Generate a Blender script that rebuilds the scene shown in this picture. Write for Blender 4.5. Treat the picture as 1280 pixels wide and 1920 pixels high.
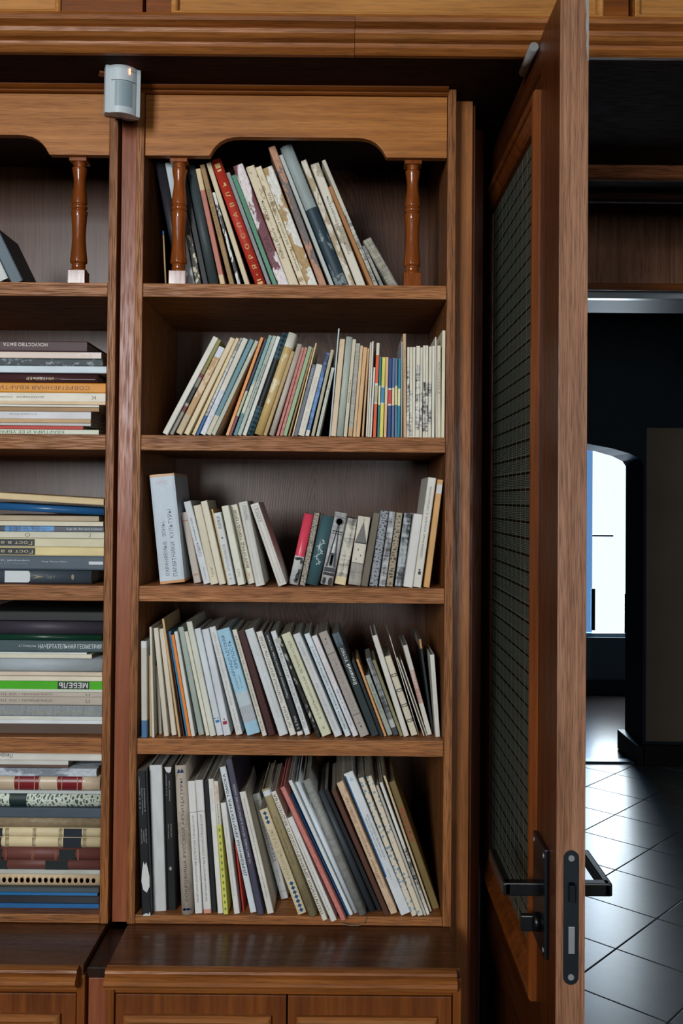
import bpy, bmesh, math, random
from mathutils import Vector, Matrix

for _o in list(bpy.data.objects):
    bpy.data.objects.remove(_o)
SC = bpy.context.scene
COL = SC.collection

# ------------------------------------------------------------------ camera
FPX = 1780.0            # focal length in pixels of the 1280x1920 frame
CAMH = 1.57
ROLL, PITCH, SHIFT = 0.0088, math.radians(1.0), -54.0
cam_data = bpy.data.cameras.new('camera')
cam_data.lens = FPX / 1920 * 36
cam_data.sensor_width = 36
cam_data.shift_y = SHIFT / 1920
cam_data.clip_start = 0.02
cam = bpy.data.objects.new('camera', cam_data)
COL.objects.link(cam)
cam.matrix_world = (Matrix.Translation((0, 0, CAMH)) @ Matrix.Rotation(math.pi / 2 + PITCH, 4, 'X')
                    @ Matrix.Rotation(ROLL, 4, 'Z'))
SC.camera = cam

# ------------------------------------------------------------------ world, lights, exposure
SC.view_settings.view_transform = 'Standard'
SC.view_settings.look = 'None'
SC.view_settings.exposure = 0.1
SC.view_settings.gamma = 1.0
SC.view_settings.use_curve_mapping = False
SC.cycles.use_denoising = True
SC.cycles.max_bounces = 8
SC.cycles.caustics_reflective = False
SC.cycles.caustics_refractive = False

world = bpy.data.worlds.new('overcast_sky')
world.use_nodes = True
SC.world = world
_bg = world.node_tree.nodes['Background']
_bg.inputs[0].default_value = (0.80, 0.90, 1.0, 1)
_bg.inputs[1].default_value = 1.2


def window_light(name, loc, rot, sx, sy, power, color):
    d = bpy.data.lights.new(name, 'AREA')
    d.shape = 'RECTANGLE'
    d.size, d.size_y = sx, sy
    d.energy = power
    d.color = color
    o = bpy.data.objects.new(name, d)
    o.location = loc
    o.rotation_euler = rot
    COL.objects.link(o)
    return o


# daylight through a tall window behind the camera and a lower added one
WIN = [(-2.00, -1.00), (0.50, 1.50)]
WIN_ZZ = [(1.70, 3.12), (0.95, 2.05)]  # second window unseen, set low so its light reaches the passage beam
PW = [196, 38]
for _k, (_a, _b) in enumerate(WIN):
    window_light('window_daylight', ((_a + _b) / 2, -2.74, sum(WIN_ZZ[_k]) / 2), (math.pi / 2, 0, 0),
                 _b - _a, WIN_ZZ[_k][1] - WIN_ZZ[_k][0], PW[_k], (0.95, 0.98, 1.0))
# daylight through the far window at the end of the passage
window_light('passage_daylight', (2.14, 8.05, 1.45), (-math.pi / 2, 0, 0), 0.5, 2.1, 62, (0.80, 0.92, 1.0))


# ------------------------------------------------------------------ measuring helpers
def ray(px, py):
    u = (px - 640) / FPX
    yd = (py - 960 - SHIFT) / FPX
    c, s = math.cos(ROLL), math.sin(ROLL)
    X = u * c + yd * s
    v = u * s - yd * c
    return Vector((X, math.cos(PITCH) - v * math.sin(PITCH), math.sin(PITCH) + v * math.cos(PITCH)))


def at(px, py, Y):
    """point of the place seen at a pixel of the photograph, on the plane at depth Y"""
    r = ray(px, py)
    r *= Y / r.y
    r.z += CAMH
    return r


def on_floor(px, py, Z):
    r = ray(px, py)
    r *= (Z - CAMH) / r.z
    r.z += CAMH
    return r


# ------------------------------------------------------------------ object helpers
def lin(c):
    c = c / 255.0
    return c / 12.92 if c <= 0.04045 else ((c + 0.055) / 1.055) ** 2.4


def rgb(r, g, b, k=1.0):
    return tuple(min(0.86, lin(x) * k) for x in (r, g, b)) + (1.0,)


def tag(o, label=None, cat=None, group=None, kind=None):
    if label:
        o['label'] = label
    if cat:
        o['category'] = cat
    if group:
        o['group'] = group
    if kind:
        o['kind'] = kind
    return o


def empty(name, loc=(0, 0, 0), label=None, cat=None, group=None, kind=None):
    o = bpy.data.objects.new(name, None)
    o.empty_display_size = 0.05
    o.location = loc
    COL.objects.link(o)
    return tag(o, label, cat, group, kind)


def link_mesh(name, me, mat, parent=None, smooth=False):
    o = bpy.data.objects.new(name, me)
    COL.objects.link(o)
    if mat is not None:
        if isinstance(mat, (list, tuple)):
            for m in mat:
                me.materials.append(m)
        else:
            me.materials.append(mat)
    if smooth:
        for p in me.polygons:
            p.use_smooth = True
    if parent is not None:
        o.parent = parent
    return o


def off(parent):
    v = Vector((0, 0, 0))
    while parent is not None:
        v += parent.location
        parent = parent.parent
    return v


def mesh_obj(name, verts, faces, mat, parent=None, smooth=False):
    """verts in world coordinates; parents are unrotated"""
    d = off(parent)
    me = bpy.data.meshes.new(name)
    me.from_pydata([tuple(Vector(v) - d) for v in verts], [], faces)
    me.update()
    return link_mesh(name, me, mat, parent, smooth)


def bm_obj(name, bm, mat, parent=None, smooth=False):
    d = off(parent)
    bmesh.ops.translate(bm, verts=bm.verts, vec=-d)
    me = bpy.data.meshes.new(name)
    bm.to_mesh(me)
    bm.free()
    return link_mesh(name, me, mat, parent, smooth)


def bm_box(bm, x0, x1, y0, y1, z0, z1, bevel=0.0, seg=2):
    vs = [bm.verts.new(p) for p in ((x0, y0, z0), (x1, y0, z0), (x1, y1, z0), (x0, y1, z0),
                                    (x0, y0, z1), (x1, y0, z1), (x1, y1, z1), (x0, y1, z1))]
    fs = [bm.faces.new([vs[i] for i in f]) for f in
          ((3, 2, 1, 0), (4, 5, 6, 7), (0, 1, 5, 4), (1, 2, 6, 5), (2, 3, 7, 6), (3, 0, 4, 7))]
    if bevel > 0:
        es = set()
        for f in fs:
            es.update(f.edges)
        bmesh.ops.bevel(bm, geom=list(es), offset=bevel, segments=seg, profile=0.6, affect='EDGES')


def box(name, x0, x1, y0, y1, z0, z1, mat, parent=None, bevel=0.0015, seg=2):
    bm = bmesh.new()
    bm_box(bm, x0, x1, y0, y1, z0, z1, bevel, seg)
    return bm_obj(name, bm, mat, parent)


def extrude_x(name, prof, x0, x1, mat, parent=None, mitre0=0, mitre1=0):
    """closed (y,z) profile swept along x; mitre shifts the ends with depth"""
    n = len(prof)
    ym = max(p[0] for p in prof)
    vs = [(x0 + mitre0 * (ym - y), y, z) for y, z in prof] + [(x1 - mitre1 * (ym - y), y, z) for y, z in prof]
    fs = [(i, (i + 1) % n, n + (i + 1) % n, n + i) for i in range(n)]
    fs += [tuple(range(n - 1, -1, -1)), tuple(range(n, 2 * n))]
    return mesh_obj(name, vs, fs, mat, parent)


def extrude_z(name, prof, z0, z1, mat, parent=None):
    n = len(prof)
    vs = [(x, y, z0) for x, y in prof] + [(x, y, z1) for x, y in prof]
    fs = [(i, (i + 1) % n, n + (i + 1) % n, n + i) for i in range(n)]
    fs += [tuple(range(n - 1, -1, -1)), tuple(range(n, 2 * n))]
    return mesh_obj(name, vs, fs, mat, parent)


def prism(name, poly, axis, a0, a1, mat, parent=None, bevel=0.0):
    """polygon extruded along an axis: 'Y' takes (x,z), 'X' takes (y,z), 'Z' takes (x,y)"""
    bm = bmesh.new()

    def P(u, v, a):
        return {'Y': (u, a, v), 'X': (a, u, v), 'Z': (u, v, a)}[axis]
    lo = [bm.verts.new(P(u, v, a0)) for u, v in poly]
    hi = [bm.verts.new(P(u, v, a1)) for u, v in poly]
    n = len(poly)
    for i in range(n):
        bm.faces.new((lo[i], lo[(i + 1) % n], hi[(i + 1) % n], hi[i]))
    f1 = bm.faces.new(lo[::-1])
    f2 = bm.faces.new(hi)
    bmesh.ops.recalc_face_normals(bm, faces=bm.faces)
    if bevel:
        bmesh.ops.bevel(bm, geom=list(set(f1.edges) | set(f2.edges)), offset=bevel, segments=2, profile=0.6, affect='EDGES')
    return bm_obj(name, bm, mat, parent)


def lathe_bm(bm, prof, cx, cy, seg=24, square=None):
    """(r,z) profile round a vertical axis"""
    rings = []
    for r, z in prof:
        rings.append([bm.verts.new((cx + r * math.cos(2 * math.pi * k / seg), cy + r * math.sin(2 * math.pi * k / seg), z))
                      for k in range(seg)])
    for a, b in zip(rings, rings[1:]):
        for k in range(seg):
            bm.faces.new((a[k], a[(k + 1) % seg], b[(k + 1) % seg], b[k]))
    bm.faces.new(rings[0][::-1])
    bm.faces.new(rings[-1])


def tube(name, p0, p1, r, mat, parent=None, seg=16, r1=None):
    p0, p1 = Vector(p0), Vector(p1)
    d = (p1 - p0).normalized()
    a = d.orthogonal().normalized()
    b = d.cross(a)
    r1 = r if r1 is None else r1
    vs = []
    for p, rr in ((p0, r), (p1, r1)):
        vs += [p + (a * math.cos(2 * math.pi * k / seg) + b * math.sin(2 * math.pi * k / seg)) * rr for k in range(seg)]
    fs = [(k, (k + 1) % seg, seg + (k + 1) % seg, seg + k) for k in range(seg)]
    fs += [tuple(range(seg - 1, -1, -1)), tuple(range(seg, 2 * seg))]
    o = mesh_obj(name, vs, fs, mat, parent)
    for p in o.data.polygons[:seg]:
        p.use_smooth = True
    return o


# ------------------------------------------------------------------ materials
class NT:
    def __init__(self, name):
        self.m = bpy.data.materials.new(name)
        self.m.use_nodes = True
        self.t = self.m.node_tree
        self.b = self.t.nodes['Principled BSDF']

    def n(self, typ, **kw):
        o = self.t.nodes.new(typ)
        for k, v in kw.items():
            if k == 'inp':
                for a, b in v.items():
                    if hasattr(b, 'is_output') or isinstance(b, bpy.types.NodeSocket):
                        self.t.links.new(b, o.inputs[a])
                    else:
                        o.inputs[a].default_value = b
            else:
                setattr(o, k, v)
        return o

    def link(self, a, b):
        self.t.links.new(a, b)

    def coords(self, scale=(1, 1, 1), loc=None, rnd=0.0, rot=(0, 0, 0)):
        tc = self.n('ShaderNodeTexCoord')
        src = tc.outputs['Object']
        if rnd:
            oi = self.n('ShaderNodeObjectInfo')
            mu = self.n('ShaderNodeMath', operation='MULTIPLY', inp={0: oi.outputs['Random'], 1: rnd})
            ad = self.n('ShaderNodeVectorMath', operation='ADD', inp={0: src})
            self.link(mu.outputs[0], ad.inputs[1])
            src = ad.outputs[0]
        mp = self.n('ShaderNodeMapping', inp={'Vector': src, 'Scale': scale, 'Rotation': rot})
        if loc:
            mp.inputs['Location'].default_value = loc
        return mp.outputs[0]

    def noise(self, vec, scale=1.0, detail=4.0, rough=0.55, dist=0.0):
        return self.n('ShaderNodeTexNoise', inp={'Vector': vec, 'Scale': scale, 'Detail': detail, 'Roughness': rough,
                                                 'Distortion': dist}).outputs['Fac']

    def ramp(self, fac, stops, interp='LINEAR'):
        r = self.n('ShaderNodeValToRGB')
        r.color_ramp.interpolation = interp
        e = r.color_ramp.elements
        while len(e) < len(stops):
            e.new(0.5)
        for el, (p, c) in zip(e, stops):
            el.position = p
            el.color = c if len(c) == 4 else tuple(c) + (1,)
        self.link(fac, r.inputs[0])
        return r.outputs[0]

    def mix(self, fac, a, b, mode='MIX'):
        m = self.n('ShaderNodeMix', data_type='RGBA', blend_type=mode)
        for s, v in ((0, fac), (6, a), (7, b)):
            if isinstance(v, bpy.types.NodeSocket):
                self.link(v, m.inputs[s])
            else:
                m.inputs[s].default_value = v
        return m.outputs[2]

    def math(self, op, a, b=0.0, c=0.0):
        m = self.n('ShaderNodeMath', operation=op)
        for i, v in enumerate((a, b, c)):
            if isinstance(v, bpy.types.NodeSocket):
                self.link(v, m.inputs[i])
            else:
                m.inputs[i].default_value = v
        return m.outputs[0]

    def bump(self, h, strength=0.2, dist=0.001):
        b = self.n('ShaderNodeBump', inp={'Height': h, 'Strength': strength, 'Distance': dist})
        self.link(b.outputs[0], self.b.inputs['Normal'])

    def done(self, color, rough=0.5, spec=0.5, metal=0.0, coat=0.0):
        for k, v in (('Base Color', color), ('Roughness', rough)):
            if isinstance(v, bpy.types.NodeSocket):
                self.link(v, self.b.inputs[k])
            else:
                self.b.inputs[k].default_value = v
        self.b.inputs['Specular IOR Level'].default_value = spec
        self.b.inputs['Metallic'].default_value = metal
        self.b.inputs['Coat Weight'].default_value = coat
        self.b.inputs['Coat Roughness'].default_value = 0.12
        return self.m


def wood(name, c_dark, c_mid, c_light, axis='Z', rough=0.36, pores=0.5, fine=1.0, coat=0.0, bumpy=0.25, spec=0.3):
    """varnished oak, grain along the axis"""
    t = NT(name)
    lo, hi = 2.6, 75.0 * fine
    sc = {'X': (lo, hi, hi), 'Y': (hi, lo, hi), 'Z': (hi, hi, lo)}[axis]
    v = t.coords(sc, rnd=7.0)
    g = t.noise(v, 1.0, 4.0, 0.55, 0.5)
    col = t.ramp(g, [(0.18, c_dark), (0.50, c_mid), (0.82, c_light)])
    lo, hi = 22.0, 460.0 * fine
    sc2 = {'X': (lo, hi, hi), 'Y': (hi, lo, hi), 'Z': (hi, hi, lo)}[axis]
    p = t.noise(t.coords(sc2, rnd=3.0), 1.0, 2.0, 0.5)
    pm = t.ramp(p, [(0.36, (1 - pores,) * 3), (0.52, (1, 1, 1))])
    col = t.mix(1.0, col, pm, 'MULTIPLY')
    big = t.noise(t.coords((3, 3, 3), rnd=5.0), 1.0, 2.0)
    col = t.mix(1.0, col, t.ramp(big, [(0.25, (0.78,) * 3), (0.75, (1.12,) * 3)]), 'MULTIPLY')
    if bumpy:
        t.bump(pm, bumpy, 0.0006)
    r = t.ramp(p, [(0.35, (rough + 0.18,) * 3), (0.6, (rough,) * 3)])
    return t.done(col, r, spec, coat=coat)


def plain(name, c, rough=0.5, spec=0.5, metal=0.0, var=0.1, scale=20.0, coat=0.0):
    t = NT(name)
    nz = t.noise(t.coords((scale,) * 3, rnd=4.0), 1.0, 4.0)
    col = t.mix(1.0, c, t.ramp(nz, [(0.25, (1 - var,) * 3), (0.75, (1 + var,) * 3)]), 'MULTIPLY')
    return t.done(col, rough, spec, metal, coat)


WD, WM, WL = rgb(84, 40, 10), rgb(130, 70, 22), rgb(160, 96, 38)
M_WX = wood('oak_grain_across', WD, WM, WL, 'X', pores=0.22)
M_WZ = wood('oak_grain_upright', WD, WM, WL, 'Z', pores=0.22)
M_CUP = wood('cupboard_door_oak', rgb(84, 40, 12), rgb(118, 62, 22), rgb(142, 82, 32), 'Z', pores=0.18, fine=0.8)
M_EDGE = wood('oak_shelf_edge', rgb(118, 66, 28), rgb(166, 106, 58), rgb(194, 136, 84), 'X', rough=0.42, pores=0.6, fine=1.5, bumpy=0.6)
M_VAL = wood('veneer_valance', rgb(128, 74, 27), rgb(172, 108, 49), rgb(196, 132, 70), 'X', rough=0.36, pores=0.25, fine=1.2)
M_RED = wood('redwood_strip', rgb(106, 54, 30), rgb(146, 82, 52), rgb(166, 100, 68), 'Z', rough=0.3, pores=0.15)
M_TURN = wood('turned_oak', rgb(98, 46, 12), rgb(134, 66, 20), rgb(156, 84, 32), 'Z', rough=0.16, pores=0.2, coat=0.5)
M_DARKW = wood('dark_stained_oak', rgb(30, 15, 8), rgb(48, 25, 13), rgb(62, 34, 18), 'Z', rough=0.35, pores=0.3)
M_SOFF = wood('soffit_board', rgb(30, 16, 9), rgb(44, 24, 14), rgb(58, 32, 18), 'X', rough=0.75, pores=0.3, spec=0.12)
M_PINE = wood('pine_panel', rgb(150, 92, 40), rgb(186, 128, 66), rgb(204, 150, 86), 'X', rough=0.35, pores=0.2, fine=0.7)
M_DOOR = wood('door_face_oak', rgb(56, 24, 8), rgb(86, 42, 14), rgb(106, 56, 22), 'Z', rough=0.28, pores=0.2)
M_DEDGE = wood('door_edge_oak', rgb(112, 72, 48), rgb(160, 113, 84), rgb(190, 144, 114), 'Z', rough=0.4, pores=0.42, fine=1.7, bumpy=0.5)


def back_panel_material(cx, cz):
    """flat-sawn oak: upright grain with one cathedral figure at (cx, cz)"""
    t = NT('cathedral_oak_back')
    tc = t.coords((1, 1, 1), loc=(-cx, 0, -cz))
    wob = t.noise(t.coords((7, 7, 3.0)), 1.0, 2.0, 0.5)
    wob2 = t.noise(t.coords((26, 26, 6.0)), 1.0, 3.0, 0.6)
    sep = t.n('ShaderNodeSeparateXYZ', inp={0: tc})
    x = t.math('ADD', sep.outputs[0], t.math('MULTIPLY', t.math('SUBTRACT', wob, 0.5), 0.09))
    z = t.math('MULTIPLY', sep.outputs[2], 0.20)
    r = t.math('SQRT', t.math('ADD', t.math('MULTIPLY', x, x), t.math('MULTIPLY', z, z)))
    r = t.math('ADD', r, t.math('MULTIPLY', wob2, 0.016))
    s = t.math('SINE', t.math('MULTIPLY', r, 980.0))
    far = t.ramp(r, [(0.0, (1, 1, 1)), (0.16, (0.75,) * 3), (0.30, (0.15,) * 3)])
    fine = t.noise(t.coords((420, 420, 6)), 1.0, 3.0)
    mid = t.noise(t.coords((70, 70, 2.0)), 1.0, 3.0)
    band = t.math('ADD', t.math('MULTIPLY', t.math('MULTIPLY', s, far), 0.13), t.math('ADD', t.math('MULTIPLY', fine, 0.55), t.math('MULTIPLY', mid, 0.45)))
    col = t.ramp(band, [(0.28, rgb(44, 24, 13)), (0.5, rgb(78, 46, 27)), (0.72, rgb(102, 65, 41))])
    t.bump(band, 0.3, 0.0007)
    return t.done(col, 0.34, 0.45)


def paper_stack():
    t = NT('page_edges')
    w = t.noise(t.coords((2500, 4, 4), rnd=3.0), 1.0, 1.0)
    col = t.ramp(w, [(0.3, rgb(88, 84, 77)), (0.6, rgb(146, 140, 128))])
    return t.done(col, 0.8, 0.2)


M_PAGES = paper_stack()
M_BLACK = plain('black_metal', rgb(10, 13, 15), 0.3, 0.5, 0.0, 0.1)
M_STEEL = plain('dark_steel', rgb(64, 72, 80), 0.35, 0.5, 1.0, 0.1)
M_CHROME = plain('bright_steel', rgb(170, 175, 178), 0.3, 0.5, 0.45, 0.05)
M_FACEPL = plain('grey_faceplate', rgb(48, 56, 64), 0.4, 0.5, 0.7, 0.1)
M_WHITEPL = plain('white_plastic', rgb(196, 208, 212), 0.35, 0.5, 0.0, 0.03)
M_LENS = plain('grey_lens_plastic', rgb(146, 164, 172), 0.3, 0.5, 0.0, 0.03)
M_PLASTER = plain('wall_plaster', rgb(92, 72, 54), 0.8, 0.3, 0.0, 0.05, 3)
M_CEIL = plain('ceiling_paint', rgb(150, 138, 122), 0.85, 0.3, 0.0, 0.04, 3)
M_PARQ = wood('parquet', rgb(36, 22, 13), rgb(56, 34, 20), rgb(70, 44, 27), 'Y', rough=0.3)
M_BLUEW = plain('dark_slate_paint', rgb(50, 64, 74), 0.7, 0.3, 0.0, 0.1, 4)
M_BROWNW = plain('dark_brown_paint', rgb(150, 136, 118), 0.7, 0.3, 0.0, 0.1, 4)
M_SKIRT = plain('black_skirting', rgb(14, 14, 15), 0.45)
M_GREYW = plain('grey_paint', rgb(120, 128, 134), 0.7, 0.3, 0.0, 0.1, 4)
M_FRAMEW = plain('pale_window_frame', rgb(150, 170, 190), 0.4, 0.5, 0.0, 0.03)
M_TILE = plain('grey_ceramic_tile', rgb(120, 128, 132), 0.29, 0.5, 0.0, 0.16, 9)
M_GROUT = plain('dark_grout', rgb(14, 16, 18), 0.8)
M_FAR = plain('brown_lino', rgb(84, 74, 72), 0.25, 0.5, 0.0, 0.1, 6)

# ------------------------------------------------------------------ depths and heights of the built-in unit
F, BACK = 1.86, 2.25            # bookcase front, bookcase back
CF = 1.715                      # cornice and cupboard front
WALLY = 2.29
SOFF = 2.383
SH = [(1.966, 1.993), (1.664, 1.694), (1.368, 1.398), (1.070, 1.101), (0.741, 0.759)]   # shelves, under and upper side


def glass_material():
    t = NT('window_glass')
    tr = t.n('ShaderNodeBsdfTransparent')
    gl = t.n('ShaderNodeBsdfGlossy', inp={'Roughness': 0.02})
    mx = t.n('ShaderNodeMixShader', inp={0: 0.06, 1: tr.outputs[0], 2: gl.outputs[0]})
    t.link(mx.outputs[0], t.t.nodes['Material Output'].inputs[0])
    return t.m


M_GLASS = glass_material()


def frosted_material():
    t = NT('frosted_blue_glass')
    tr = t.n('ShaderNodeBsdfTransparent', inp={'Color': (0.42, 0.58, 0.74, 1)})
    df = t.n('ShaderNodeBsdfDiffuse', inp={'Color': rgb(150, 175, 205)})
    mx = t.n('ShaderNodeMixShader', inp={0: 0.25, 1: tr.outputs[0], 2: df.outputs[0]})
    t.link(mx.outputs[0], t.t.nodes['Material Output'].inputs[0])
    return t.m


M_FROST = frosted_material()


def struct(o, label=None):
    return tag(o, label, kind='structure')


def boxes(name, lst, mat, parent=None):
    bm = bmesh.new()
    for b in lst:
        bm_box(bm, *b)
    return bm_obj(name, bm, mat, parent)


# ---- the room behind the camera
struct(box('floor', -3.0, 3.2, -2.7, 2.44, -0.12, -0.002, M_PARQ, None, 0), 'parquet floor of the library room')
struct(box('ceiling', -3.1, 3.3, -2.7, 2.45, 3.3, 3.4, M_CEIL, None, 0), 'pale painted ceiling of the library room')
struct(box('wall_left', -3.1, -3.0, -2.7, 2.45, -0.1, 3.3, M_PLASTER, None, 0), 'plain plaster wall of the library room')
struct(box('wall_right', 3.2, 3.3, -2.7, 2.45, -0.1, 3.3, M_PLASTER, None, 0), 'plain plaster wall across the library room')
_xs = [-3.1, WIN[0][0], WIN[0][1], WIN[1][0], WIN[1][1], 3.3]
_L = [(_xs[0], _xs[1], -2.7, -2.5, -0.1, 3.3), (_xs[2], _xs[3], -2.7, -2.5, -0.1, 3.3), (_xs[4], _xs[5], -2.7, -2.5, -0.1, 3.3)]
for _k, (_a, _b) in enumerate(WIN):
    _L += [(_a, _b, -2.7, -2.5, -0.1, WIN_ZZ[_k][0]), (_a, _b, -2.7, -2.5, WIN_ZZ[_k][1], 3.3)]
struct(boxes('wall_back', _L, M_PLASTER), 'plaster wall with two tall windows')
for _k, (_a, _b) in enumerate(WIN):
    w = struct(empty('window_%d' % (_k + 1), ((_a + _b) / 2, -2.62, WIN_ZZ[_k][0])), 'tall casement window lighting the room')
    z0, z1 = WIN_ZZ[_k]
    c = (_a + _b) / 2
    boxes('window_frame', [(_a, _a + .05, -2.64, -2.6, z0, z1), (_b - .05, _b, -2.64, -2.6, z0, z1), (_a, _b, -2.64, -2.6, z0, z0 + .05),
                           (_a, _b, -2.64, -2.6, z1 - .05, z1), (c - .03, c + .03, -2.64, -2.6, z0, z1),
                           (_a, _b, -2.64, -2.6, z0 + (z1 - z0) * .7, z0 + (z1 - z0) * .7 + .05)], M_FRAMEW, w)
    box('pane', _a + .05, _b - .05, -2.623, -2.617, z0 + .05, z1 - .05, M_GLASS, w, 0)

# ---- the wall with the doorway
struct(boxes('wall_front', [(-3.0, 0.30, WALLY, 2.45, -0.1, 3.3), (1.75, 3.2, WALLY, 2.45, -0.1, 3.3), (0.30, 1.75, WALLY, 2.45, 2.385, 3.3)],
             M_PLASTER), 'plaster wall behind the bookcases with a doorway')  # opening widened out of view so more light enters the passage
fr = struct(empty('trim_1', (0.337, 2.37, 0)), 'dark oak door frame around the open doorway')
box('jamb', 0.285, 0.335, 2.27, 2.46, 0, 2.385, M_DARKW, fr)
box('jamb', 1.70, 1.76, 2.27, 2.46, 0, 2.385, M_DARKW, fr)
extrude_x('head_moulding', [(2.275, 2.385), (2.275, 2.368), (2.262, 2.364), (2.258, 2.356), (2.262, 2.348), (2.275, 2.345), (2.30, 2.352), (2.30, 2.385)],
          0.335, 1.70, wood('head_moulding_oak', rgb(84, 46, 26), rgb(124, 76, 48), rgb(146, 94, 62), 'X', rough=0.7, spec=0.06), fr)
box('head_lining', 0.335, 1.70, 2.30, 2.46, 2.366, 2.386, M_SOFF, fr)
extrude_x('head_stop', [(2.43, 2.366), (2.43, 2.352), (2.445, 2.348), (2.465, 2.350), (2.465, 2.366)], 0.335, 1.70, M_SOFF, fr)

# ---- the passage beyond the doorway
TILE = 0.333
TA = math.radians(47.5)
fl = struct(box('floor_passage', -0.2, 3.2, 2.44, 5.72, -0.12, -0.010, M_GROUT, None, 0), 'grey diagonal ceramic tile floor of the passage')


def clip_poly(poly, x0, x1, y0, y1):
    for ax, lim, sgn in ((0, x0, 1), (0, x1, -1), (1, y0, 1), (1, y1, -1)):
        out = []
        for i in range(len(poly)):
            a, b = poly[i], poly[(i + 1) % len(poly)]
            ia, ib = sgn * (a[ax] - lim) >= 0, sgn * (b[ax] - lim) >= 0
            if ia:
                out.append(a)
            if ia != ib:
                k = (lim - a[ax]) / (b[ax] - a[ax])
                out.append((a[0] + k * (b[0] - a[0]), a[1] + k * (b[1] - a[1])))
        poly = out
        if not poly:
            break
    return poly


_e1 = Vector((math.cos(TA), math.sin(TA)))
_e2 = Vector((-math.sin(TA), math.cos(TA)))
_o1, _o2 = 2.814 - 0.004, 1.546 + 0.006      # grid offsets measured on the floor
for _i in range(-5, 14):
    for _j in range(-8, 12):
        g = 0.003
        q = [(_e1 * (_o1 + (_i + a) * TILE + s * g) + _e2 * (_o2 + (_j + b) * TILE + u * g))
             for a, b, s, u in ((0, 0, 1, 1), (1, 0, -1, 1), (1, 1, -1, -1), (0, 1, 1, -1))]
        q = clip_poly([(p.x, p.y) for p in q], -0.15, 3.15, 2.47, 5.715)
        if len(q) < 3:
            continue
        ar = abs(sum(q[k][0] * q[(k + 1) % len(q)][1] - q[(k + 1) % len(q)][0] * q[k][1] for k in range(len(q)))) / 2
        if ar > 0.002:
            prism('tile', q, 'Z', -0.0099, 0.0, M_TILE, fl, bevel=0.001)
struct(box('wall_passage_left', -0.3, -0.2, 2.45, 7.9, -0.1, 2.75, M_BLUEW, None, 0), 'dark painted wall inside the passage')
struct(box('wall_passage_right', 3.2, 3.3, 2.45, 7.9, -0.1, 2.75, M_BLUEW, None, 0), 'dark painted wall at the passage side')
struct(box('ceiling_passage', -0.3, 3.3, 2.45, 7.9, 2.75, 2.85, M_BLUEW, None, 0), 'dark ceiling of the passage')
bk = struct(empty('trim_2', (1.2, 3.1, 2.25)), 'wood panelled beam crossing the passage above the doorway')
box('beam_panel', -0.19, 3.19, 3.10, 3.14, 2.268, 2.749, wood('passage_panel_oak', rgb(104, 66, 46), rgb(160, 112, 84), rgb(184, 134, 104), 'Z', rough=0.4, pores=0.3), bk)
box('lower_rail', -0.19, 3.19, 3.085, 3.10, 2.262, 2.285, M_WX, bk)
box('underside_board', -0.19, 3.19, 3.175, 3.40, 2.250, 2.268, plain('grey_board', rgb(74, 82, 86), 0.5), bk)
box('pale_bead', -0.19, 3.19, 3.141, 3.174, 2.247, 2.268, plain('pale_grey_bead', rgb(170, 182, 190), 0.3), bk)  # added strip, its pale colour stands for window light reflected under the beam

wf = struct(empty('wall_far', (1.8, 5.7, 0)), 'dark wall with an arched opening at the passage end')
_arch = [(1.82, -0.1), (1.82, 1.80)]
_ac, _ah = 0.67, 1.15
for _k in range(0, 17):
    _t = math.pi * _k / 16
    _arch.append((_ac + _ah * math.cos(_t), 1.80 + 0.17 * math.sin(_t)))
_arch = [q for q in _arch if q[0] > 0.25] + [(0.25, -0.1), (-0.2, -0.1), (-0.2, 2.75), (3.2, 2.75), (3.2, -0.1)]
prism('arched_wall', _arch, 'Y', 5.72, 6.08, M_BLUEW, wf)
box('painted_dado', 1.835, 3.19, 5.712, 5.72, 0.14, 2.02, M_BROWNW, wf, 0)
box('baseboard', 1.81, 3.19, 5.68, 5.72, 0.0, 0.12, M_SKIRT, wf)
box('baseboard', 1.775, 1.82, 5.68, 6.09, 0.0, 0.12, M_SKIRT, wf)
struct(box('floor_far', -0.2, 3.2, 5.72, 7.9, -0.12, -0.004, M_FAR, None, 0), 'brown floor of the room past the arch')
struct(box('trim_3', 0.22, 1.775, 5.73, 5.80, -0.004, 0.012, plain('steel_threshold', rgb(96, 118, 134), 0.3, 0.5, 0.3)), 'pale metal threshold strip under the arch')
WX0, WX1, WZ0, WZ1 = 1.93, 2.46, 0.46, 2.45
struct(boxes('wall_end', [(-0.2, WX0, 7.8, 7.95, -0.1, 2.75), (WX1, 3.2, 7.8, 7.95, -0.1, 2.75), (WX0, WX1, 7.8, 7.95, -0.1, WZ0),
                          (WX0, WX1, 7.8, 7.95, WZ1, 2.75)], M_GREYW), 'grey wall around the bright far window')
struct(box('baseboard_end', -0.2, 3.2, 7.77, 7.80, 0, 0.11, M_SKIRT), 'black baseboard under the bright far window')
w3 = struct(empty('window_3', (1.8, 7.87, WZ0)), 'tall bright window at the end of the passage')
box('frosted_pane', WX0 + .02, WX0 + .145, 7.85, 7.856, WZ0 + .03, WZ1 - .05, M_FROST, w3, 0)
boxes('window_frame', [(WX0, WX0 + .02, 7.84, 7.9, WZ0, WZ1), (WX1 - .02, WX1, 7.84, 7.9, WZ0, WZ1), (WX0, WX1, 7.84, 7.9, WZ0, WZ0 + .03),
                       (WX0, WX1, 7.84, 7.9, WZ1 - .05, WZ1)], M_FRAMEW, w3)
box('glazing_bar', 2.075, 2.25, 7.855, 7.875, 1.285, 1.300, M_FRAMEW, w3, 0)
box('pane', 2.075, WX1 - .02, 7.868, 7.872, WZ0 + .03, WZ1 - .05, M_GLASS, w3, 0)
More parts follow.
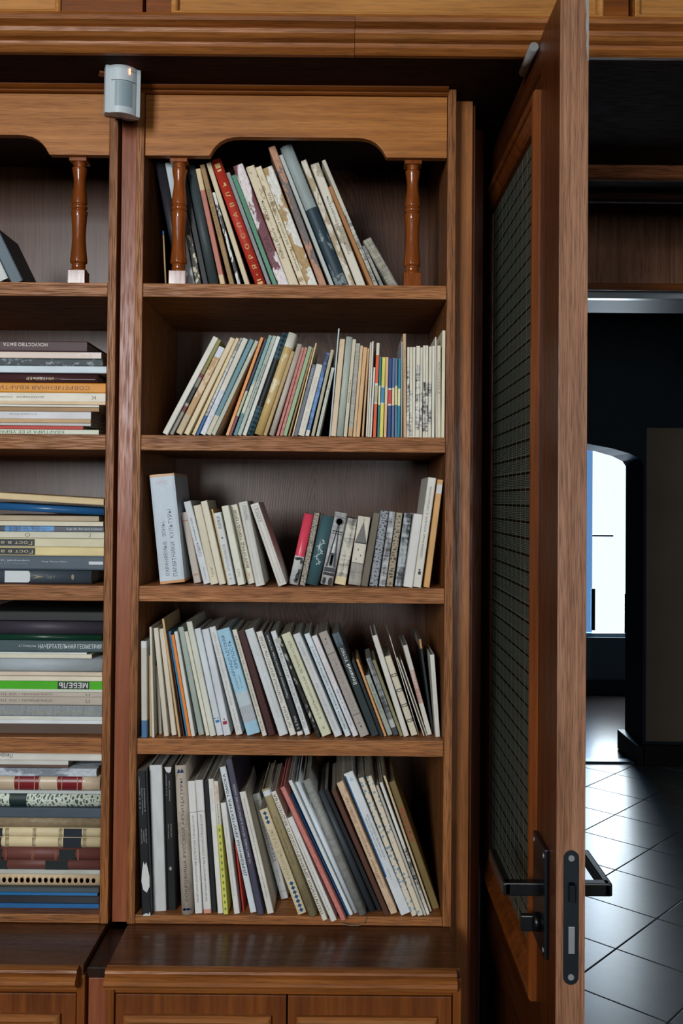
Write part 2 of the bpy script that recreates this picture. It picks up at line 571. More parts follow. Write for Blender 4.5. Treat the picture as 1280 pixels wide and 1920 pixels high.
boxes('window_stay', [(2.055, 2.085, 7.79, 7.82, 0.52, 0.86), (2.325, 2.335, 7.79, 7.80, 0.50, 0.82)], M_SKIRT, w3)


# ------------------------------------------------------------------ mouldings
def ring(name, P, u0, u1, v0, v1, prof, mat, parent):
    """mitred frame: rings at (inset, depth) joined into one moulding; P maps (u, v, d) to a point"""
    vs, fs = [], []
    for ins, d in prof:
        for u, v in ((u0 + ins, v0 + ins), (u1 - ins, v0 + ins), (u1 - ins, v1 - ins), (u0 + ins, v1 - ins)):
            vs.append(P(u, v, d))
    for k in range(len(prof) - 1):
        for i in range(4):
            a, b = 4 * k + i, 4 * k + (i + 1) % 4
            fs.append((a, b, b + 4, a + 4))
    return mesh_obj(name, vs, fs, mat, parent)


RAISED = [(0.0, 0.0), (0.0, 0.007), (0.004, 0.011), (0.010, 0.012), (0.014, 0.009), (0.016, 0.006), (0.024, 0.005), (0.030, 0.001), (0.032, 0.0)]

# ------------------------------------------------------------------ cornice, soffit, cupboards overhead
corn = [(1.732, 2.383), (1.722, 2.383), (1.718, 2.386), (1.712, 2.392), (1.712, 2.396), (1.717, 2.398), (1.716, 2.402), (1.706, 2.406),
        (1.699, 2.412), (1.697, 2.419), (1.702, 2.4225), (1.706, 2.4245), (1.700, 2.4265), (1.691, 2.430), (1.688, 2.4365), (1.691, 2.443),
        (1.700, 2.447), (1.715, 2.449), (1.732, 2.449)]
_j = at(665, 60, 1.70).x
M_CORN = wood('cornice_oak', rgb(110, 58, 22), rgb(158, 96, 44), rgb(186, 124, 66), 'X', rough=0.38, pores=0.3)
c1 = extrude_x('trim_4', corn, -1.25, _j - 0.0004, M_CORN)
struct(c1, 'long moulded oak cornice over the stacked books')
c2 = extrude_x('trim_5', corn, _j + 0.0004, 1.7, M_CORN)
struct(c2, 'moulded oak cornice running above the open door')
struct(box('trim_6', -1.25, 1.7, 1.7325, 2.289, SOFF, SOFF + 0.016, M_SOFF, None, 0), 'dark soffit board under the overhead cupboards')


def overhead(x0, x1, px0, px1, label):
    o = empty('overhead_cupboard', ((x0 + x1) / 2, 2.0, 2.45), label, 'cupboard', 'cupboards above the cornice')
    box('carcass', x0 + .001, x1 - .001, 1.752, 2.285, 2.4502, 2.98, M_DARKW, o, 0)
    zb, zt = 2.4505, 2.95
    pz = 2.4575
    # frame and panel door
    box('stile', x0 + .002, px0, 1.728, 1.75, zb, zt, M_WX, o)
    box('stile', px1, x1 - .002, 1.728, 1.75, zb, zt, M_WX, o)
    if px1 > px0:
        box('rail', px0, px1, 1.728, 1.75, zb, pz, M_WX, o, 0)
        box('rail', px0, px1, 1.728, 1.75, zt - .05, zt, M_WX, o)
        box('door_panel', px0, px1, 1.737, 1.75, pz, zt - .05, M_PINE, o, 0)
        ring('panel_moulding', lambda u, v, d: (u, 1.7279 - d * 0.6, v), px0, px1, pz - .003, zt - .05,
             [(0, 0), (0, .006), (.003, .010), (.008, .008), (.011, .002), (.012, -.014)], M_PINE, o)
    return o


_X = lambda px: at(px, 15, 1.73).x
overhead(-1.24, _X(270), -1.15, _X(115), 'overhead cupboard with a pine panel above the stacked books')
overhead(_X(272), _X(1180), _X(322), _X(1130), 'wide overhead cupboard with one long pine panel')
overhead(_X(1183), 1.69, _X(1188), 1.60, 'overhead cupboard with a pale panel past the open door')


# ------------------------------------------------------------------ bookcases
def baluster(cx, parent):
    cy = 1.892
    bm = bmesh.new()
    zt = SH[0][1]
    k = 1.0 / 940
    # square foot and cap with turned shoulders
    hb = 0.0172
    bm_box(bm, cx - hb, cx + hb, cy - hb, cy + hb, zt, zt + 0.029, 0.0008, 1)
    bm_box(bm, cx - hb, cx + hb, cy - hb, cy + hb, 2.239, 2.247, 0.0008, 1)
    prof = [(.0172, .0285), (.0165, .031), (.0135, .034), (.0132, .036), (.0139, .0385), (.0136, .041), (.0128, .0425), (.0140, .044),
            (.0168, .046), (.0170, .049), (.0162, .058), (.0146, .074), (.0134, .090), (.0131, .100), (.0138, .118), (.0152, .138), (.0162, .1475), (.0160, .1490),
            (.0132, .1505), (.0128, .1520), (.0150, .1530), (.0160, .1555), (.0160, .1580), (.0150, .1602), (.0128, .1612), (.0132, .1626), (.0154, .1640), (.0156, .1665),
            (.0146, .178), (.0122, .196), (.0116, .206), (.0122, .216), (.0140, .228), (.0152, .2345), (.0148, .2360), (.0112, .2370),
            (.0104, .2385), (.0118, .2400), (.0122, .2420), (.0110, .2432), (.0168, .2475)]
    lathe_bm(bm, [(r, zt + z) for r, z in prof], cx, cy, 28)
    o = bm_obj('baluster', bm, M_TURN, parent)
    for p in o.data.polygons:
        if len(p.vertices) == 4:
            p.use_smooth = abs(p.normal.z) < 0.95 and p.area < 4e-5
    return o


def bookcase(x0, x1, label, cathedral):
    """inner faces at x0 and x1"""
    o = empty('bookcase', ((x0 + x1) / 2, BACK, 0.741), label, 'bookcase', 'built-in oak bookcases')
    for a, b in ((x0 - .0155, x0), (x1, x1 + .0165)):
        box('side_panel', a, b, F, BACK, 0.742, SOFF - .001, M_EDGEZ, o, 0.0012)
    box('back_panel', x0 + .0005, x1 - .0005, BACK, BACK + .012, 0.745, SOFF - .001, back_panel_material(*cathedral), o, 0)
    box('top_board', x0 + .0005, x1 - .0005, F + .025, BACK - .001, 2.356, 2.372, M_DARKW, o, 0)
    for k, (a, b) in enumerate(SH):
        box('shelf', x0 + .0005, x1 - .0005, F + .002, BACK - .0005, a + (0.0012 if k == 4 else 0), b, M_EDGE, o, 0.0012)
    # arched valance
    m = at(550, 300, F)
    w = x1 - x0
    zb, ztop, za = 2.247, 2.368, 2.2855
    A = [(x0 + .001, ztop), (x0 + .001, zb)]
    L = x0 + 0.1275
    R = x1 - 0.1195
    S = 0.061
    cur = [(0, 0), (.05, .12), (.12, .32), (.22, .53), (.36, .73), (.55, .89), (.78, .975), (1, 1)]
    for u, v in cur:
        A.append((L + u * S, zb + v * (za - zb)))
    for u, v in cur[::-1]:
        A.append((R - u * S, zb + v * (za - zb)))
    A += [(x1 - .001, zb), (x1 - .001, ztop)]
    prism('valance', A, 'Y', F + .004, F + .022, M_VAL, o, bevel=0.0012)
    extrude_x('crown_moulding', [(F + .03, 2.369), (F + .001, 2.369), (F - .004, 2.371), (F - .004, 2.3735), (F - .001, 2.3745), (F - .008, 2.3765),
                                 (F - .012, 2.380), (F - .012, 2.3825), (F + .03, 2.3825)], x0 - .0155, x1 + .0002, M_WX, o)
    baluster(x0 + 0.0650, o)
    baluster(x1 - 0.0665, o)
    return o


M_EDGEZ = wood('oak_side_panel', rgb(108, 60, 26), rgb(154, 96, 50), rgb(182, 124, 74), 'Z', rough=0.42, pores=0.6, fine=1.4, bumpy=0.5)
RX0, RX1 = -0.3945, 0.2035
LX0, LX1 = -1.061, -0.463
_c = at(590, 930, BACK)
bookcase(RX0, RX1, 'oak bookcase full of upright leaning books, beside the open door', (_c.x + 0.0955, 0.82))
bookcase(LX0, LX1, 'oak bookcase holding flat stacks of books, cut by the photo edge', (-0.75, 0.30))

# pilaster between the bookcases and the return boards towards the door
p = struct(empty('trim_7', (-0.427, F, 0)), 'reddish pilaster strip between the two bookcases')
box('upper_strip', -0.4405, -0.4103, F + .008, F + .06, 0.742, SOFF - .001, M_RED, p)
box('backing', -0.4468, -0.4406, F + .03, F + .06, 0.742, SOFF - .001, M_DARKW, p, 0)
p = struct(empty('trim_8', (0.25, 1.95, 0)), 'upright oak boards stepping back towards the door')
M_WZR = wood('return_board_oak', rgb(112, 62, 28), rgb(158, 98, 52), rgb(182, 120, 72), 'Z', rough=0.3, pores=0.25)
box('board', 0.2205, 0.2600, 1.915, 2.285, 0, SOFF - .001, M_WZR, p)
box('board', 0.2602, 0.2680, 1.935, 2.285, 0, SOFF - .001, M_RED, p)
box('board', 0.2682, 0.3040, 2.06, 2.265, 0, SOFF - .001, M_RED, p)


# ------------------------------------------------------------------ low cupboards under the bookcases
def low_cupboard(x0, x1, label):
    o = empty('low_cupboard', ((x0 + x1) / 2, 1.95, 0), label, 'cupboard', 'low cupboards under the bookcases')
    zt = 0.7405
    box('side_panel', x0, x0 + .0145, 1.700, BACK, 0.0, 0.722, M_WZ, o)
    box('side_panel', x1 - .0145, x1, 1.700, BACK, 0.0, 0.722, M_WZ, o)
    box('carcass', x0 + .015, x1 - .015, 1.722, BACK, 0.0, 0.718, M_DARKW, o, 0)
    # top board, slightly tapering to the front edge between the side panels
    vs = [(x0 + .003, 1.700, zt), (x1 - .003, 1.700, zt), (x1, F + .4, zt), (x0, F + .4, zt)]
    vs += [(x, y, zt - .018) for x, y, z in vs]
    mesh_obj('ledge', vs, [(0, 1, 2, 3), (7, 6, 5, 4), (0, 4, 5, 1), (1, 5, 6, 2), (2, 6, 7, 3), (3, 7, 4, 0)], M_LEDGE, o)
    nose = [(1.70, zt), (1.690, zt), (1.683, zt - .002), (1.681, zt - .006), (1.684, zt - .009), (1.678, zt - .011), (1.672, zt - .016), (1.671, zt - .022),
            (1.675, zt - .028), (1.683, zt - .031), (1.684, zt - .035), (1.70, zt - .036)]
    extrude_x('nosing', nose, x0 + .002, x1 - .010, M_CORN, o)
    box('top_rail', x0 + .015, x1 - .015, 1.7035, 1.7215, 0.690, 0.7035, M_WX, o)
    mid = x0 + (x1 - x0) * 0.5095
    for a, b in ((x0 + .0165, mid - .0015), (mid + .0015, x1 - .0165)):
        d = box('door', a, b, 1.703, 1.7215, 0.07, 0.688, M_CUP, o)
        ring('panel_moulding', lambda u, v, dd: (u, 1.7029 - dd, v), a + .016, b - .026, 0.11, 0.6545, RAISED, M_CORN, d)
        box('field_panel', a + .058, b - .068, 1.697, 1.7029, 0.15, 0.6225, M_CUP, d, 0.004)
    box('plinth', x0 + .015, x1 - .015, 1.715, 1.7215, 0.0, 0.068, M_DARKW, o)
    return o


M_LEDGE = wood('ledge_oak', rgb(58, 32, 17), rgb(90, 52, 28), rgb(110, 68, 38), 'X', rough=0.27, pores=0.25, coat=0.2)
low_cupboard(-0.4098, 0.2202, 'low oak cupboard with two panelled doors under the upright books')
low_cupboard(-1.078, -0.4474, 'low oak cupboard under the flat stacks of books')
p = struct(empty('trim_9', (-0.43, 1.7, 0)), 'short reddish filler strip between the low cupboards')
box('filler', -0.4440, -0.4105, 1.712, 1.86, 0.0, 0.712, M_RED, p)
box('filler_cap', -0.4470, -0.4100, 1.712, 1.866, 0.7122, 0.730, M_DARKW, p, 0.001)

# ------------------------------------------------------------------ the open door
DX0, DX1, DY0, DY1 = 0.337, 0.3823, 1.478, 2.285
DZ0, DZ1 = 0.012, 2.372
door = struct(empty('door_1', (DX1, DY1, 0)), 'open oak door with a patterned panel and black lever handle')
PY0, PY1, PZ0, PZ1 = 1.622, 2.235, 0.727, 2.276
box('stile', DX0, DX1, DY0 + .003, PY0, DZ0, DZ1, M_DOOR, door)
box('stile', DX0, DX1, PY1, DY1, DZ0, DZ1, M_DOOR, door)
box('edge_lipping', DX0 + .0003, DX1 - .0003, DY0, DY0 + .003, DZ0, DZ1, M_DEDGE, door, 0.001)
M_DOORY = wood('door_rail_oak', rgb(56, 24, 8), rgb(86, 42, 14), rgb(106, 56, 22), 'Y', rough=0.28, pores=0.2)
box('rail', DX0 + .0008, DX1 - .0008, PY0, PY1, PZ1, DZ1 - .0005, M_DOORY, door)
box('rail', DX0 + .0008, DX1 - .0008, PY0, PY1, 0.58, PZ0, M_DOORY, door)
box('rail', DX0 + .0008, DX1 - .0008, PY0, PY1, DZ0, 0.20, M_DOORY, door)
box('lower_panel', DX0 + .012, DX1 - .012, PY0, PY1, 0.20, 0.58, M_DOOR, door, 0)


def woven_glass():
    """dark patterned glass: fine horizontal reeds crossed by pale threads"""
    t = NT('woven_pattern_glass')
    sep = t.n('ShaderNodeSeparateXYZ', inp={0: t.coords((1, 1, 1))})
    y, z = sep.outputs[1], sep.outputs[2]
    fy = t.math('FRACT', t.math('MULTIPLY', y, 1 / 0.046))
    fz = t.math('FRACT', t.math('MULTIPLY', z, 1 / 0.031))
    reed = t.math('MULTIPLY', t.math('ADD', t.math('SINE', t.math('MULTIPLY', z, 2 * math.pi / 0.0034)), 1.0), 0.5)
    v1 = t.math('LESS_THAN', t.math('ABSOLUTE', t.math('SUBTRACT', fy, 0.5)), 0.032)
    v2 = t.math('LESS_THAN', t.math('ABSOLUTE', t.math('SUBTRACT', fy, 0.0)), 0.02)
    h1 = t.math('LESS_THAN', t.math('ABSOLUTE', t.math('SUBTRACT', fz, 0.5)), 0.022)
    h0 = t.math('LESS_THAN', t.math('ABSOLUTE', t.math('SUBTRACT', fz, 0.38)), 0.07)
    base = t.mix(reed, rgb(40, 45, 41), rgb(122, 129, 116))
    th = t.mix(reed, rgb(90, 94, 84), rgb(220, 222, 204))
    c = t.mix(t.math('MULTIPLY', v2, 0.4), base, th)
    c = t.mix(h0, c, rgb(14, 17, 16))
    c = t.mix(h1, c, rgb(120, 122, 108))
    c = t.mix(v1, c, th)
    t.bump(t.math('ADD', reed, t.math('MULTIPLY', t.math('ADD', v1, h1), 2.0)), 0.5, 0.0008)
    return t.done(c, 0.3, 0.6)


box('patterned_panel', DX0 + .012, DX1 - .012, PY0, PY1, PZ0, PZ1, woven_glass(), door, 0)
DM = [(0.0, 0.0), (0.0, 0.009), (0.003, 0.013), (0.010, 0.014), (0.014, 0.011), (0.016, 0.007), (0.030, 0.001), (0.036, -0.004), (0.038, -0.0125)]
M_DMOUL = wood('door_moulding_oak', rgb(84, 38, 12), rgb(128, 66, 24), rgb(150, 84, 36), 'Z', rough=0.3, pores=0.2)
ring('panel_moulding', lambda u, v, d: (DX0 - d, u, v), PY0 - .002, PY1 + .002, PZ0 - .002, PZ1 + .002, DM, M_DMOUL, door)
ring('panel_moulding', lambda u, v, d: (DX1 + d, u, v), PY0 - .002, PY1 + .002, PZ0 - .002, PZ1 + .002, DM, M_DMOUL, door)
# worn pale paint at the top of the door edge
_pc = DX1 - .0004
prism('paint_smear', [(_pc, 2.371), (_pc - .007, 2.371), (_pc - .0035, 2.335), (_pc - .005, 2.318), (_pc - .003, 2.30), (_pc - .0042, 2.285), (_pc - .001, 2.262), (_pc, 2.262)],
      'Y', DY0 - .0003, DY0 + .0005, plain('old_pale_paint', rgb(150, 150, 146), 0.7), door)
# hinge-side closer pin lying on the top of the door
tube('top_catch', (DX0 - .0085, 1.640, 2.362), (DX0 - .0085, 1.740, 2.362), 0.008, M_CHROME, door)


def rounded_plate(name, P, hw, z0, z1, d0, d1, mat, parent, n=10):
    poly = []
    for k in range(n + 1):
        a = math.pi * k / n
        poly.append((hw * math.cos(a), z1 - hw + hw * math.sin(a)))
    for k in range(n + 1):
        a = math.pi + math.pi * k / n
        poly.append((hw * math.cos(a), z0 + hw + hw * math.sin(a)))
    m = len(poly)
    vs = [P(u, v, d0) for u, v in poly] + [P(u, v, d1) for u, v in poly]
    fs = [(i, (i + 1) % m, m + (i + 1) % m, m + i) for i in range(m)] + [tuple(range(m))[::-1], tuple(range(m, 2 * m))]
    return mesh_obj(name, vs, fs, mat, parent)


_c = at(1070, 1720, DY0)
_zt, _zb = at(1070, 1594, DY0).z, at(1070, 1846, DY0).z
FP = lambda u, v, d: (_c.x + u, DY0 - d, v)
pl = rounded_plate('lock_faceplate', FP, 0.0118, _zb, _zt, 0.0, 0.0012, M_FACEPL, door)
for zz in (_zt - .012, _zb + .012):
    tube('screw', (_c.x, DY0 - .0010, zz), (_c.x, DY0 - .0024, zz), 0.0048, M_CHROME, pl, 14)
zl = at(1070, 1672, DY0).z
prism('latch_bolt', [(DY0 - .001, zl - .015), (DY0 - .001, zl + .015), (DY0 - .010, zl + .013), (DY0 - .010, zl - .013)], 'X', _c.x - .0045, _c.x + .005, M_STEEL, pl, 0.001)
zd = at(1070, 1762, DY0).z
box('dead_bolt', _c.x - .0042, _c.x + .0055, DY0 - .0028, DY0 - .001, zd - .0205, zd + .0205, M_CHROME, pl, 0.0004)

HY = 1.573
hz = at(990, 1664, HY).z
kz = at(1000, 1728, HY).z
ptop, pbot = at(1027, 1594, 1.527).z, at(1027, 1800, 1.527).z
for side, sx, fx in ((-1, DX0, 'inner'), (1, DX1, 'outer')):
    hs = empty('lever_handle', (sx, HY, hz))
    hs.parent = door
    hs.location = Vector((sx, HY, hz)) - door.location
    x_a, x_b = sx, sx + side * 0.007
    bp = box('back_plate', min(x_a, x_b), max(x_a, x_b), 1.527, 1.620, pbot, ptop, M_STEEL if side < 0 else M_BLACK, hs, 0.002)
    for yy, zz in ((1.536, ptop - .012), (1.611, ptop - .012), (1.536, pbot + .012), (1.611, pbot + .012)):
        tube('screw', (x_b, yy, zz), (x_b + side * .0012, yy, zz), 0.004, M_CHROME, hs, 12)
    ex = sx + side * 0.060
    bm = bmesh.new()
    bm_box(bm, min(sx, ex) + (0 if side > 0 else -.004), max(sx, ex) + (.004 if side > 0 else 0), HY - .009, HY + .009, hz - .0105, hz + .0105, 0.002, 2)
    bm_box(bm, min(ex - .007, ex + .007), max(ex - .007, ex + .007), HY - .009, HY + .145, hz - .0105, hz + .0105, 0.003, 2)
    bm_obj('lever', bm, M_BLACK, hs)
    if side < 0:
        tube('thumb_turn_base', (x_b, HY, kz), (x_b - .010, HY, kz), 0.015, M_BLACK, hs)
        box('thumb_turn', x_b - .030, x_b - .009, HY - .006, HY + .006, kz - .014, kz + .012, M_BLACK, hs, 0.002)
    else:
        tube('cylinder_rosette', (x_b, HY, kz), (x_b + .006, HY, kz), 0.016, M_CHROME, hs, 24)

# ------------------------------------------------------------------ motion sensor
sen = empty('motion_sensor', (-0.408, 1.80, 2.30), 'white curved motion sensor with a glowing red light under the cornice', 'motion sensor')
Ws, Hs, Ds = 0.0330, 0.107, 0.030


def sensor_local():
    def arc(hw, bulge, y0, n=14):
        return [(-hw + 2 * hw * k / n, y0 - bulge * (1 - (2 * k / n - 1) ** 2)) for k in range(n + 1)]
    prof = [(-Ws, 0.012), (-Ws, -.004), (-Ws + .001, -.006), (-.0235, -.007)] + arc(.0235, .010, -.0085) + [(.0235, -.007), (Ws - .001, -.006), (Ws, -.004), (Ws, .012)]

    def ext(name, pr, z0, z1, mat, par, bev=0):
        n = len(pr)
        vs = [(x, y, z0) for x, y in pr] + [(x, y, z1) for x, y in pr]
        fs = [(i, (i + 1) % n, n + (i + 1) % n, n + i) for i in range(n)] + [tuple(range(n))[::-1], tuple(range(n, 2 * n))]
        me = bpy.data.meshes.new(name)
        me.from_pydata(vs, [], fs)
        me.update()
        return link_mesh(name, me, mat, par)
    ext('housing', prof, 0.0, Hs, M_WHITEPL, sen)
    back = [(-Ws + .001, .012), (Ws - .001, .012), (Ws - .006, .030), (-Ws + .006, .030)]
    ext('rear_shell', back, 0.002, Hs - .002, M_BLACK, sen)
    a = arc(.0225, .0095, -.0092)
    lens = a + [(x, y + .003) for x, y in a[::-1]]
    ext('lens', lens, .010, .047, M_LENS, sen)
    seam = [(x, y - .0012) for x, y in arc(.0230, .0098, -.0089)]
    ext('seam', seam + [(x, y + .003) for x, y in seam[::-1]], .0478, .0484, M_FACEPL, sen)
    t = NT('red_indicator')
    t.done(rgb(220, 60, 40), 0.4)
    t.b.inputs['Emission Color'].default_value = (1.0, 0.16, 0.08, 1)
    t.b.inputs['Emission Strength'].default_value = 6.0
    ext('indicator_light', [(.0085, -.0185), (.0115, -.0175), (.0115, -.012), (.0085, -.012)], .0585, .0670, t.m, sen)
    ext('groove', [(.0115, -.0172), (.0215, -.0108), (.0215, -.0095), (.0115, -.012)], .0635, .0640, M_FACEPL, sen)
    ext('bracket', [(-.016, .028), (.016, .028), (.012, .064), (-.012, .064)], .012, .062, M_BLACK, sen)
    ext('bracket_knob', [(-.040, .024), (-.026, .024), (-.026, .044), (-.040, .044)], .066, .082, M_RED, sen)


sensor_local()
sen.location = at(229, 217, 1.79)
sen.scale = (1.0, 1.0, 1.25)
sen.rotation_euler = (math.radians(3), 0.0, math.radians(22))

# ------------------------------------------------------------------ books: materials
BK = 1.28                       # paper reflects more than the dim photograph shows


def bc(c, k=BK):
    return rgb(c[0], c[1], c[2], k)


_MC = {}


def book_mat(c, pat='plain', c2=None, sc=1.0, rough=0.5):
    key = (tuple(c), pat, tuple(c2) if c2 else None, sc, rough)
    if key in _MC:
        return _MC[key]
    t = NT('cover_' + pat)
    a = bc(c)
    b = bc(c2) if c2 else None
    if pat == 'plain':
        nz = t.noise(t.coords((35, 35, 14), rnd=9.0), 1.0, 4.0)
        col = t.mix(1.0, a, t.ramp(nz, [(0.28, (0.86, 0.85, 0.83)), (0.62, (1.03, 1.03, 1.03))]), 'MULTIPLY')
    elif pat == 'worn':             # scuffed paper with rubbed specks
        nz = t.noise(t.coords((120 * sc, 120 * sc, 60 * sc), rnd=9.0), 1.0, 6.0, 0.65)
        col = t.mix(t.ramp(nz, [(0.54, (0, 0, 0)), (0.60, (1, 1, 1))]), a, b)
    elif pat == 'torn':             # big flakes of a second paper layer
        nz = t.noise(t.coords((45 * sc, 45 * sc, 22 * sc), rnd=9.0), 1.0, 5.0, 0.62, 0.4)
        f2 = t.noise(t.coords((300, 300, 120), rnd=9.0), 1.0, 3.0)
        col = t.mix(t.ramp(nz, [(0.49, (0, 0, 0)), (0.52, (1, 1, 1))]), a, b)
        col = t.mix(1.0, col, t.ramp(f2, [(0.3, (0.75,) * 3), (0.6, (1.05,) * 3)]), 'MULTIPLY')
    elif pat == 'photo':            # printed black-and-white picture
        nz = t.noise(t.coords((90 * sc, 90 * sc, 42 * sc), rnd=9.0), 1.0, 8.0, 0.7, 0.8)
        up = t.noise(t.coords((330 * sc, 330 * sc, 26 * sc), rnd=9.0), 1.0, 3.0, 0.6)
        ac = t.noise(t.coords((24 * sc, 24 * sc, 300 * sc), rnd=9.0), 1.0, 3.0, 0.6)
        mx = t.math('ADD', t.math('MULTIPLY', nz, 0.45), t.math('ADD', t.math('MULTIPLY', up, 0.28), t.math('MULTIPLY', ac, 0.30)))
        col = t.ramp(mx, [(0.44, a), (0.50, tuple((x + y) / 2 for x, y in zip(a, b))), (0.56, b)])
    elif pat == 'brick':            # masonry print: rows of blocks
        br = t.n('ShaderNodeTexBrick', inp={'Vector': t.coords((1, 1, 1), rot=(math.pi / 2, 0, 0), rnd=2.0), 'Color1': a, 'Color2': b,
                                            'Mortar': (0.01, 0.01, 0.012, 1), 'Scale': 1.0, 'Mortar Size': 0.0013 * sc,
                                            'Brick Width': 0.011 * sc, 'Row Height': 0.0075 * sc})
        nz = t.noise(t.coords((180, 180, 90), rnd=2.0), 1.0, 4.0)
        col = t.mix(1.0, br.outputs[0], t.ramp(nz, [(0.3, (0.4,) * 3), (0.65, (1.1,) * 3)]), 'MULTIPLY')
    elif pat == 'ornament':         # engraved scroll or carved relief
        vo = t.n('ShaderNodeTexVoronoi', feature='DISTANCE_TO_EDGE', inp={'Vector': t.coords((150 * sc, 150 * sc, 150 * sc), rnd=4.0), 'Scale': 1.0})
        wv = t.n('ShaderNodeTexWave', wave_type='RINGS', inp={'Vector': t.coords((90 * sc, 90 * sc, 90 * sc), rnd=4.0), 'Scale': 1.0, 'Distortion': 6.0, 'Detail': 2.0})
        m = t.math('MULTIPLY', t.math('LESS_THAN', vo.outputs['Distance'], 0.13), 1.0)
        m = t.math('MAXIMUM', m, t.math('GREATER_THAN', wv.outputs['Fac'], 0.74))
        col = t.mix(m, a, b)
    elif pat == 'dots':
        vo = t.n('ShaderNodeTexVoronoi', feature='F1', inp={'Vector': t.coords((105 * sc, 40 * sc, 105 * sc), rnd=4.0), 'Scale': 1.0, 'Randomness': 0.55})
        col = t.mix(t.math('LESS_THAN', vo.outputs['Distance'], 0.33), a, b)
    elif pat == 'plaid':
        sp = t.n('ShaderNodeSeparateXYZ', inp={0: t.coords((1, 1, 1))})
        fx = t.math('LESS_THAN', t.math('FRACT', t.math('MULTIPLY', sp.outputs[0], 1 / 0.0085)), 0.45)
        fz = t.math('LESS_THAN', t.math('FRACT', t.math('MULTIPLY', sp.outputs[2], 1 / 0.0095)), 0.5)
        col = t.mix(t.math('MULTIPLY', t.math('ADD', fx, fz), 0.5), a, b)
    elif pat == 'linen':
        nz = t.noise(t.coords((900, 900, 130), rnd=4.0), 1.0, 3.0)
        n2 = t.noise(t.coords((40, 40, 220), rnd=4.0), 1.0, 4.0)
        col = t.mix(1.0, a, t.ramp(nz, [(0.3, (0.8,) * 3), (0.7, (1.1,) * 3)]), 'MULTIPLY')
        col = t.mix(1.0, col, t.ramp(n2, [(0.35, (0.82,) * 3), (0.55, (1.04,) * 3)]), 'MULTIPLY')
    elif pat == 'leather':
        nz = t.noise(t.coords((140, 140, 90), rnd=4.0), 1.0, 4.0)
        col = t.mix(1.0, a, t.ramp(nz, [(0.3, (0.75,) * 3), (0.7, (1.15,) * 3)]), 'MULTIPLY')
    _MC[key] = t.done(col, rough, 0.4)
    return _MC[key]


_INK = {}


def ink(c, rough=0.5, metal=0.0):
    k = (tuple(c), rough, metal)
    if k not in _INK:
        t = NT('print_ink')
        _INK[k] = t.done(bc(c, 1.15), rough, 0.4, metal)
    return _INK[k]


# ------------------------------------------------------------------ books: geometry
_TX = {}


def text_mesh(s, bold=0.0):
    """lettering as flat outlines, scaled to a unit square"""
    if (s, bold) in _TX:
        return _TX[(s, bold)]
    cu = bpy.data.curves.new('lettering', 'FONT')
    cu.body = s
    cu.resolution_u = 2
    cu.offset = bold
    cu.space_character = 1.05
    ob = bpy.data.objects.new('lettering_tmp', cu)
    COL.objects.link(ob)
    dg = bpy.context.evaluated_depsgraph_get()
    me = bpy.data.meshes.new_from_object(ob.evaluated_get(dg))
    vs, fs = [], []
    for p_ in me.polygons:                              # loose faces, so overlapping strokes can be layered
        fs.append(tuple(range(len(vs), len(vs) + len(p_.vertices))))
        vs += [me.vertices[i].co.copy() for i in p_.vertices]
    bpy.data.objects.remove(ob)
    bpy.data.curves.remove(cu)
    bpy.data.meshes.remove(me)
    if vs:
        x0, x1 = min(v.x for v in vs), max(v.x for v in vs)
        y0, y1 = min(v.y for v in vs), max(v.y for v in vs)
        vs = [((v.x - x0) / max(1e-6, x1 - x0), (v.y - y0) / max(1e-6, y1 - y0)) for v in vs]
    _TX[(s, bold)] = (vs, fs)
    return _TX[(s, bold)]


def cover_mesh(T, H, D, hard, round_, bands, c, bend, worn, seed):
    """spine at y=0, boards running back to y=D; z levels cut at the colour bands"""
    rnd = random.Random(seed)
    th = min(0.0026, T * 0.28) if hard else min(0.0008, T * 0.2)
    b = min(0.22 * T, 0.0055) if round_ else min(0.0012, 0.12 * T)
    n = 8 if round_ else 3
    outer = [(0.0, D)]
    inner = []
    for k in range(n + 1):
        u = k / n
        if round_:
            y = b * (2 * u - 1) ** 2
        else:
            y = b if k in (0, n) else 0.0
            u = (0, .1, .9, 1)[k]
        outer.append((u * T, y))
    outer.append((T, D))
    for k in range(n + 1):
        u = k / n
        y = (b * (2 * u - 1) ** 2 if round_ else 0.0)
        inner.append((th + u * (T - 2 * th), y + th))
    prof = outer + [(T - th, D)] + inner[::-1] + [(th, D)]
    m = len(prof)
    no = len(outer)
    lv = sorted(set([0.0, 1.0] + [x for bd in bands for x in bd[:2]] + ([i / 7 for i in range(8)] if (bend or worn) else [])))
    vs, fs, mi = [], [], []
    for li, z in enumerate(lv):
        for (x, y) in prof:
            dz = dy = 0.0
            if worn and li in (0, len(lv) - 1):
                dz = (rnd.random() - 0.5) * worn * (1 if y < D * 0.3 else 0)
                dz = -abs(dz) if li else abs(dz)
            if worn:
                dy = (rnd.random() - 0.2) * worn * 0.10 if y < 0.01 else 0
            vs.append((x + bend * math.sin(math.pi * z), y + dy, z * H + dz))
    for li in range(len(lv) - 1):
        zc = (lv[li] + lv[li + 1]) / 2
        idx = 0
        for bi, bd in enumerate(bands):
            if bd[0] <= zc <= bd[1]:
                idx = bi + 1
        for i in range(m):
            a, bb = li * m + i, li * m + (i + 1) % m
            fs.append((a, a + m, bb + m, bb))
            mi.append(idx)
    for li, flip in ((0, False), (len(lv) - 1, True)):
        for i in range(no - 1):
            j = m - 1 - i
            q = (li * m + i, li * m + i + 1, li * m + (j - 1), li * m + j)
            fs.append(q if not flip else q[::-1])
            mi.append(mi[0] if not flip else mi[m * (len(lv) - 2)])
    return vs, fs, mi


